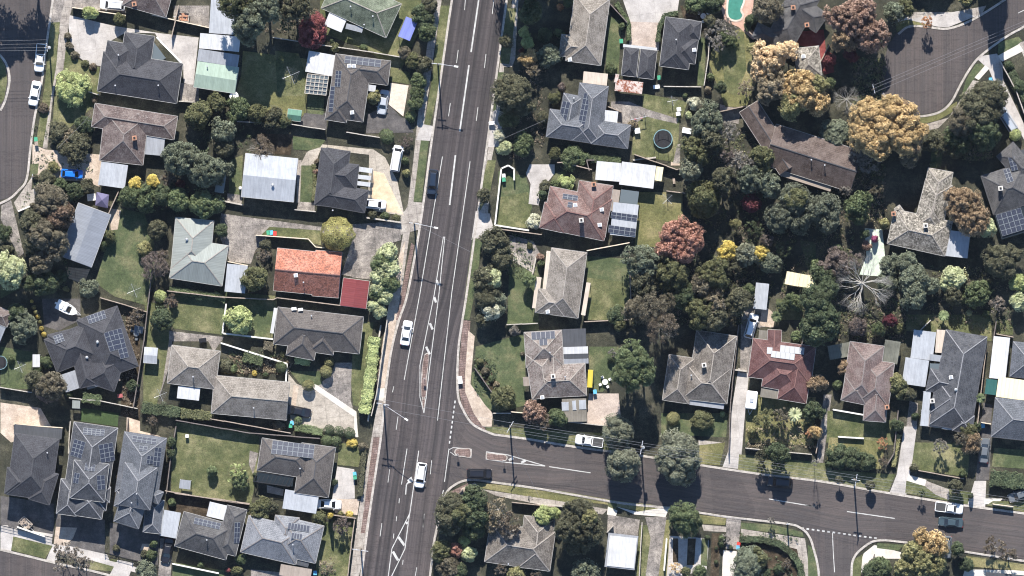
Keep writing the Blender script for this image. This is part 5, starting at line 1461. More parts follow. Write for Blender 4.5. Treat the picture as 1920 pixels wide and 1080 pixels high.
# swimming pool
pp = smooth([(1368, -30), (1395, -28), (1396, 0), (1390, 18), (1394, 28), (1388, 37), (1375, 38), (1365, 30), (1364, 10), (1368, -30)], 4)[:-1]
mb = MB(); mb.prism([(p.x, p.y) for p in [W(*q) for q in pp]], .02, .12); E = mb.build("swimming_pool", ['waterpool']); tag(E, "swimming pool", "green kidney shaped swimming pool with pink paving, cut by the top edge")
mb = MB(); Q = [W(*q) for q in pp]
for a, b in zip(Q, Q[1:] + Q[:1]): mb.bar(a + Vector((0, 0, .12)), b + Vector((0, 0, .12)), .35, .08)
mb.build("coping", ['newtan'], E, off=(0, 0, 0)).parent = E
B = r"""
@0,0
H house;house;brown tiled house cut by the top left edge;dark brown tiled house cut off by the top edge beside a white car;purplebrown;2.6
h 960,-230 885,40 1215,82
c 975,32
H house;house;charcoal house with pale forecourt;charcoal tiled house with stepped ridges beside a pale curved forecourt;charcoal;2.7
h 1325,462 1280,750 705,660
h 905,232 1120,264 1075,610
h 780,292 980,330 940,610
b 1135,270 1312,455
f 1110,300 1200,420 1110,440 skyglass
v 838,620
v 1150,620
v 862,400
H house;house;patchy reddish grey house;patchy reddish and grey tiled house above a white carport;purplebrown;2.7
h 690,747 663,917 1262,1002
h 760,800 720,1160 1035,1208
f 1030,982 1195,997 1180,1128 greysheet
f 735,1168 928,1196 910,1366 bluewhite
f 640,870 720,885 712,925 darksheet
c 978,1000
@0,0
H carport;carport;long metal roofed carports;long white and grey metal roofed carport reaching the top edge;bluewhite;2.6
f 1530,-40 1512,240 1690,252 bluewhite
f 1450,240 1440,350 1730,375 white
f 1440,354 1427,440 1722,474 greysheet
H shed;garage;green and white gabled garage;pale green gabled garage joined below long white carports;greenmetal;2.4
g 1432,442 1402,630 1702,660
v 1500,480
@400,0
H house;house;green tiled house;large green tiled house at the top edge beside crimson tree;greentile;2.8
h 1362,30 1250,275 780,60
f 845,80 970,132 925,235 white 2.5
f 965,170 1085,200 1068,236 greysheet 2.4
v 995,50
v 1155,120
v 1092,180
H house;house;brown grey house with lattice pergola;brownish grey tiled house with white carport roof and red lattice pergola;warmgrey;2.8
h 1285,442 1262,618 885,560
h 885,390 818,845 1090,842
h 835,700 808,865 962,892
f 692,367 665,518 862,545 white
f 682,535 835,550 815,690 skyglass 2.35
l 682,535 835,550 815,690 5,5 greytimber
f 1120,612 1178,620 1170,665 white
s 955,405 1215,437 1203,488 6,2
k 985,478
k 1018,480
k 1005,815
s 888,512 930,515 905,630 2,4
s 850,625 882,627 845,810 1,6
H shed;shed;little green shed;small green gabled garden shed below the dry lawn;sagegreen;2.0
g 542,787 532,868 630,885
@0,270
H house;house;blue grey gabled house;rotated blue grey metal gabled house with tan deck below it;steelblue;2.9
g 570,425 805,512 665,893
H house;house;pale sage metal house;pale sage green metal hipped house beside long lawn;palesage;2.8
h 1272,530 1238,900 1515,930
h 1653,735 1608,1028 1225,975
w 1355,690
H carport;carport;light grey flat carport;light grey flat carport between sage house and round green tree;greysheet;2.5
f 1645,865 1793,880 1760,1080 bluewhite
@400,270
H house;house;big white gabled shed house;big white metal gabled building with one central ridge;bluewhite;3.0
g 235,68 203,382 582,424
w 432,298
H house;house;charcoal house beside cream driveway;dark charcoal hipped house with white strip awnings beside cream driveway;charcoal;2.8
h 782,27 730,440 940,468
h 988,55 960,220 790,200
h 1125,335 1095,500 732,442
h 1055,150 1035,330 780,300
f 1057,165 1152,178 1148,212 white 2.5
f 1048,222 1142,232 1138,262 white 2.55
f 1042,268 1138,280 1134,310 white 2.6
v 865,480
H house;house;orange terracotta house;orange terracotta gabled house with dark lower roof slopes;orange;2.8
g 465,752 435,1060 722,1098
g 742,768 715,1098 905,1122
k 600,950
v 655,1000
H garage;garage;deep red garage;deep red metal gabled garage beside orange roofed house;redmetal;2.5
g 942,968 1130,992 1105,1192
H shed;shed;pale green lean-to;pale green leafy lean-to roof left of white building;palesage;2.2
f 40,150 105,160 90,360 palesage
@0,540
H house;house;rotated dark solar house;large dark rotated house with four solar arrays;charcoal;2.8
h 555,232 850,128 975,575
h 555,285 610,500 415,612
h 320,372 415,612 720,500
h 480,310 605,280 730,690
h 700,440 620,680 870,625
f 435,630 560,588 615,710 greysheet
f 620,687 860,622 878,668 tansheet
s 628,205 755,160 775,218 5,2
s 385,350 450,325 475,380 3,3
s 757,325 818,305 850,445 2,4
s 820,305 880,290 940,498 2,6
s 672,655 715,640 735,700 2,2 2.75
w 710,390
w 632,502
H shed;shed;white gabled shed on side lawn;white and grey gabled garden shed right of dark rotated house;bluewhite;2.1
g 1047,427 1038,540 1133,550
H shed;shed;narrow white shed;narrow white garden shed left of dark rotated house;white;2.1
f 237,480 290,480 297,572 white 2.1
H house;house;brown roof corner at left edge;brown tiled roof corner at the left edge above blue awning;purplebrown;2.6
h 52,285 97,178 -63,111
f -100,225 45,285 5,400 steelblue
H house;house;taupe hipped house with square white carport;taupe tiled hipped house with long wing and square white carport;taupe;2.8
h 1245,412 1210,688 1560,732
j 2098,680 2073,955 1530,885
f 1290,707 1450,725 1445,815 white
v 1400,640
v 1838,865
@400,540
H house;house;wide brown house with stepped front;wide brown tiled house with dark stepped front hips;warmgrey;2.8
h 468,137 437,405 1058,465
h 575,230 527,485 733,507
h 905,240 868,485 690,462
f 440,142 465,146 440,330 white 2.2
v 712,200
a 585,150
a 632,156
@0,800
H house;house;leftmost dark townhouse;leftmost dark hipped townhouse in the lower left row;charcoal;4.6
f 110,-20 455,16 440,90 darksheet 2.9
h 435,90 115,45 40,485
h 430,340 363,565 205,543
h 60,290 38,480 240,500
v 352,185
H house;house;dark townhouse covered in solar panels;dark townhouse second from left with five solar arrays;slate;4.4
h 858,8 540,-38 445,560
h 797,267 545,237 505,512 5.6
h 560,420 527,635 742,665
h 447,372 412,625 560,640
h 806,434 797,548 650,528
s 610,5 765,20 755,68 5,3
s 545,85 628,110 608,232 3,4
s 720,130 820,110 795,250 3,4
s 625,262 700,272 692,320 3,2
s 548,328 588,335 578,410 2,2
s 708,350 765,345 750,450 2,3
H house;house;blue grey townhouse;blue grey townhouse third from left with solar panels at its top end;bluegrey;4.4
h 1212,80 905,32 845,470
h 1145,292 910,252 855,560 5.6
h 890,470 825,682 1018,705
h 850,455 828,572 905,585
h 1190,470 1150,560 1000,545
s 965,62 1140,86 1130,128 5,2
s 1015,135 1075,143 1068,180 2,2
s 1127,145 1175,150 1160,285 2,4
s 1072,205 1118,210 1110,268 2,2
v 998,480
v 960,545
H garage;garage;blue grey hipped garage;blue grey hipped garage at lower right of third townhouse;bluegrey;2.6
h 1190,532 1163,775 1035,755
H carport;carport;pale flat carport beside townhouses;pale flat carport between blue grey garage and grey house;greysheet;2.5
f 1190,600 1310,622 1275,808 bluewhite
H house;house;dark grey house with solar;dark grey hipped house with solar row between two carports;midgrey;2.8
h 1332,612 1264,862 1640,945
h 1645,565 1788,600 1705,935
f 1520,540 1645,570 1620,675 white 2.75
s 1412,655 1600,698 1590,742 6,2
s 1700,690 1740,690 1700,840 2,4
v 1500,815
@400,800
H house;house;light grey house with pale solar;light grey hipped house with two short solar rows;lightgrey;2.8
h 258,640 197,905 600,990
h 803,716 740,988 430,920
h 450,637 425,850 600,870
s 545,690 700,715 692,762 7,1
s 570,762 648,775 640,815 4,1
v 578,850
f 515,935 695,980 688,1018 darksheet 2.5
f 490,992 715,1030 700,1110 tansheet 2.4
H house;house;brown house with big solar array;brown hipped house with one big dark solar array;warmgrey;2.8
h 355,80 317,315 700,370
h 640,115 885,150 835,512
s 432,97 735,133 722,228 8,3
v 630,300
l 322,328 583,365 552,432 9,1 blackfence
f 322,330 583,367 553,430 darkglass 2.42
H carport;carport;pale blue flat carport;pale blue flat carport beside white car at lower edge of brown solar house;bluewhite;2.5
f 522,452 500,590 745,620 bluewhite 2.5
@760,0
H house;house;taupe house at the top edge;long taupe tiled house running off the top edge;taupe;2.8
h 1225,-40 1480,-5 1408,475
h 1130,250 1112,405 1350,440
k 1190,432
H house;house;blue grey solar house with cream awning;blue grey tiled house with two staggered solar arrays and cream awning;bluegrey;2.8
h 1260,598 1470,625 1400,1040
h 1145,672 1290,700 1240,960
h 1045,787 1016,990 1345,1030
h 1632,905 1608,1078 1340,1040
f 1290,517 1465,535 1455,620 beige 2.6
f 1445,797 1540,808 1530,895 white 2.7
s 1140,730 1195,742 1175,885 2,3
s 1293,672 1343,682 1305,925 2,6
v 1218,710
@1140,0
H garage;garage;twin hipped garage;charcoal twin hipped garage below a pink forecourt;charcoal;2.6
h 118,340 225,352 200,557
h 237,354 355,368 328,575
f 110,320 355,347 351,368 white 2.5
H shed;shed;rusty white shed;rusty white corrugated shed below twin hipped garage;rusty;2.2
f 55,535 80,540 72,600 rusty 2.4
f 57,572 255,596 240,680 rusty 2.2
H house;house;charcoal house beside the twin garage;charcoal tiled house right of twin hipped garage;charcoal;3.6
h 415,124 625,150 575,505
h 652,288 628,466 450,440
h 402,300 378,475 520,495
h 677,160 660,290 560,275
k 622,363
v 490,290
H house;house;slate house near the pool;rambling slate tiled house with two chimneys near the pool;midgrey;3.0
h 1150,250 1335,352 1530,0
h 1085,165 1037,268 1215,352
h 1595,108 1503,240 1240,60
c 1335,58
c 1435,183
H garage;garage;mossy pyramid roofed garage;mossy square hipped garage on red paving beside autumn trees;mossy;2.8
h 1345,352 1522,332 1545,545
k 1410,410
@px
H house;house;long brown gabled house;long dark brown gabled house bent at one corner;brown;2.9
g 1420,189 1386,211 1463,327
g 1617,284 1593,360 1432,306
f 1466,318 1560,348 1558,360 tansheet
v 1545,310
v 1520,300
H carport;carport;white shed with ribs;white metal carport with cream strip right of trellis lawn;white;2.6
f 1119,302 1165,306 1162,341 white 2.45
f 1166,303 1230,311 1225,354 white 2.7
f 1231,312 1244,314 1240,340 cream 2.4
@760,270
H house;house;pink tiled house with tall chimneys;reddish pink tiled hipped house with tall pale chimney;redbrown;2.8
h 1048,305 985,608 1440,678
h 1258,264 1503,302 1443,678
h 1008,420 968,606 1150,632
f 1490,325 1555,335 1535,490 tansheet 2.5
f 1560,328 1690,345 1680,440 skyglass 2.4
f 1505,420 1688,440 1655,675 bluewhite 2.65
s 1140,358 1250,375 1240,412 3,2
s 1177,418 1212,425 1203,463 1,2
s 1490,490 1678,515 1672,560 5,2 2.75
s 1472,585 1668,612 1658,665 5,2 2.75
cw 1272,552
c 1362,292
k 1420,475
k 1405,585
k 1228,442
H house;house;taupe house with cream side strips;taupe tiled hipped house with cream side awnings below pink tiled house;taupe;2.8
h 1058,750 1314,785 1247,1260
h 962,1045 938,1218 1150,1250
f 1022,772 1050,775 1010,1170 beige 2.5
f 945,960 985,965 950,1190 beige 2.45
f 1310,1000 1340,1005 1295,1240 beige 2.5
k 1030,1212
@760,540
H house;house;weathered house on the corner;weathered grey brown house with pale solar panels at street corner;weathered;2.8
h 858,320 1130,303 1148,560
h 1300,543 1312,778 918,806
h 868,480 918,806 1130,795
h 1000,420 1010,780 1145,776
f 1135,297 1305,292 1318,425 darksheet 2.5
f 1142,427 1320,422 1322,475 white 2.6
f 1142,478 1322,473 1324,512 darksheet 2.5
f 1146,514 1324,510 1326,545 greysheet 2.6
s 910,320 1080,310 1075,365 5,1
s 967,366 1025,362 1022,412 2,1
cw 1068,637
v 1045,465
v 1155,640
k 990,790
f 1132,802 1308,797 1308,965 boards 2.4
f 1130,825 1180,823 1180,885 bluewhite 2.62
f 1205,815 1232,813 1232,882 bluewhite 2.62
f 1255,810 1305,808 1305,876 bluewhite 2.62
f 850,645 910,640 912,705 tansheet 2.4
f 1322,590 1358,592 1352,720 yellowsheet 2.3
@1140,540
H house;house;shaded grey brown house;grey brown tiled house half shaded by trees above two round shrubs;greybrown;2.8
h 640,305 930,348 857,835
h 440,480 630,508 585,838
h 560,540 530,800 860,835
f 592,805 840,838 832,876 greysheet 2.4
cw 692,556
v 600,630
H house;house;maroon tiled house with white solar;maroon tiled hipped house with white solar panels and brown wing;maroon;2.8
h 1048,362 1010,642 1465,705
h 1290,405 1498,440 1455,840
h 1150,480 1108,712 1385,755
g 1155,300 1255,305 1242,455
f 1092,303 1152,308 1146,378 boards 2.5
f 1107,722 1295,748 1283,812 boards 2.4
sp 1245,412 1420,432 1412,482 5,1
sp 1180,452 1350,475 1342,522 5,1
sp 1148,427 1188,430 1184,478 1,1
H shed;shed;white shed roof under trees;narrow white sheet roofed shed between trees above white car;white;2.2
f 1070,-40 1165,-30 1138,157 bluewhite 2.2
@1140,270
H shed;shed;cream shed in the back garden;cream coloured shed with two roof sheets among trees;cream;2.3
f 1293,920 1390,938 1372,1030 cream 2.3
f 1392,938 1497,958 1478,1048 cream 2.34
@1520,540
H house;house;pinkish house under bare tree;pinkish brown tiled house striped by bare tree shadows;pinkgrey;2.8
h 282,385 530,420 470,840
h 605,543 560,860 330,825
h 250,640 216,810 400,838
h 560,700 540,970 378,945
f 538,372 650,390 672,560 mossboards 2.3
f 120,420 280,390 250,500 mossboards 2.2
c 548,860
H house;house;grey house with blue sheet awnings;grey tiled house with steps of blue and white sheet awnings;slate;2.8
h 975,300 1275,352 1170,1040
h 865,580 830,740 1150,795
h 905,650 862,900 1100,938
h 1040,900 1020,1030 1165,1045
f 745,300 905,320 858,522 bluewhite 2.45
f 685,500 855,525 822,715 bluewhite 2.5
f 862,477 1060,502 1055,548 greysheet 2.7
f 860,545 1054,550 1050,605 skyglass 2.6
f 815,745 868,750 850,925 bluewhite 2.5
f 800,880 860,885 848,1000 bluewhite 2.4
f 862,905 960,918 945,1015 tansheet 2.45
f 962,920 1032,930 1018,1028 bluewhite 2.5
f 910,300 978,305 950,470 beige 2.5
k 1010,645
w 1043,733
cw 875,815
H shed;shed;long narrow white shed;long narrow white sheet roofed shed near the right edge;white;2.4
f 1322,347 1440,360 1403,662 white 2.5
H house;house;right edge house with cream sheets;grey house at the right edge with ribbed cream awning;bluegrey;2.8
h 1332,790 1300,1075 1660,1130
h 1462,385 1435,640 1690,675
f 1357,640 1337,785 1640,825 cream 2.5
f 1270,655 1350,665 1337,775 teal 2.3
@1520,270
H house;house;mossy weathered house;mossy weathered tiled house with blue carport corner;mossy;2.8
h 848,172 1028,205 960,600
h 640,440 600,470 800,600
h 605,470 550,720 970,807
h 830,250 740,600 930,660
f 987,622 965,808 1130,840 bluewhite 2.6
f 850,690 985,620 985,700 tansheet 2.5
cw 825,590
c 595,505
H house;house;dark house at the right edge;dark grey house with solar and dark glass verandah at the right edge;midgrey;2.8
h 1228,232 1320,515 1640,410
h 1340,90 1462,-15 1640,180
f 1325,508 1380,690 1640,610 darkglass 2.5
s 1337,514 1384,668 1560,608 4,5 2.72
s 1423,100 1468,88 1500,185 2,3
s 1388,188 1432,172 1462,268 2,3
cw 1365,322
f 1480,60 1560,30 1580,130 darksheet 2.7
@760,800
H house;house;grey brown house by the street corner;grey brown hipped house half under trees below the corner;greybrown;2.8
h 614,690 572,975 1045,1040
h 860,640 1082,665 1040,1040
v 745,990
H shed;garage;flat white roofed garage;square white flat roofed garage with stained edges near bottom edge;white;2.8
f 1468,765 1685,790 1660,1037 greysheet 2.6
f 1478,785 1675,805 1652,1025 white 2.75
@1520,800
H shed;shed;black roofed carport at bottom right;low dark roofed carport at the bottom right edge;darksheet;2.4
f 1265,1050 1560,1075 1555,1140 darksheet 2.4
@0,540
H shed;shed;small pale green roof;small pale green garden shed above second dark townhouse;palesage;2.0
f 525,812 582,815 575,872 palesage 2.1
@400,800
H shed;shed;tiny grey shed on bright lawn;tiny grey garden shed on lawn left of big solar house;greysheet;1.9
f -240,380 -160,390 -165,455 greysheet 1.9
@1140,270
H shed;shed;tiny white bench shelter;tiny white garden shelter right of the trampoline lawn;white;1.8
f -1,-1 0,-1 0,0 white 1.8
"""
# ------------------------------------------------------------------ parse buildings
def parse_buildings():
    ox = oy = 0.0; k = 3.8575; cur = None; out = []
    for ln in B.strip().splitlines():
        if ln[0] == '@':
            if ln == '@px': ox = oy = 0.0; k = 1.0
            else: ox, oy = [float(v) for v in ln[1:].split(',')]; k = 3.8575
            continue
        if ln[0] == 'H':
            f = ln[2:].split(';')
            cur = [f[0], f[1], f[2], f[3], f[4], float(f[5]), []]; out.append(cur); continue
        a = ln.split(); n = {'h': 3, 'g': 3, 'j': 3, 'f': 3, 's': 3, 'sp': 3, 'l': 3, 'b': 2}.get(a[0], 1)
        pts = [W(ox + float(q.split(',')[0]) / k, oy + float(q.split(',')[1]) / k) for q in a[1:1 + n]]
        ex = a[1 + n:]
        ev = float(ex[0]) if a[0] in 'hgj' and ex else None
        cur[6].append((a[0], pts, ev, ex))
    return out
for nm, cat, phrase, label, mat, eave, items in parse_buildings():
    if 'tiny white garden shelter' in label: continue
    make_building(nm, cat, phrase, label, mat, eave, items)
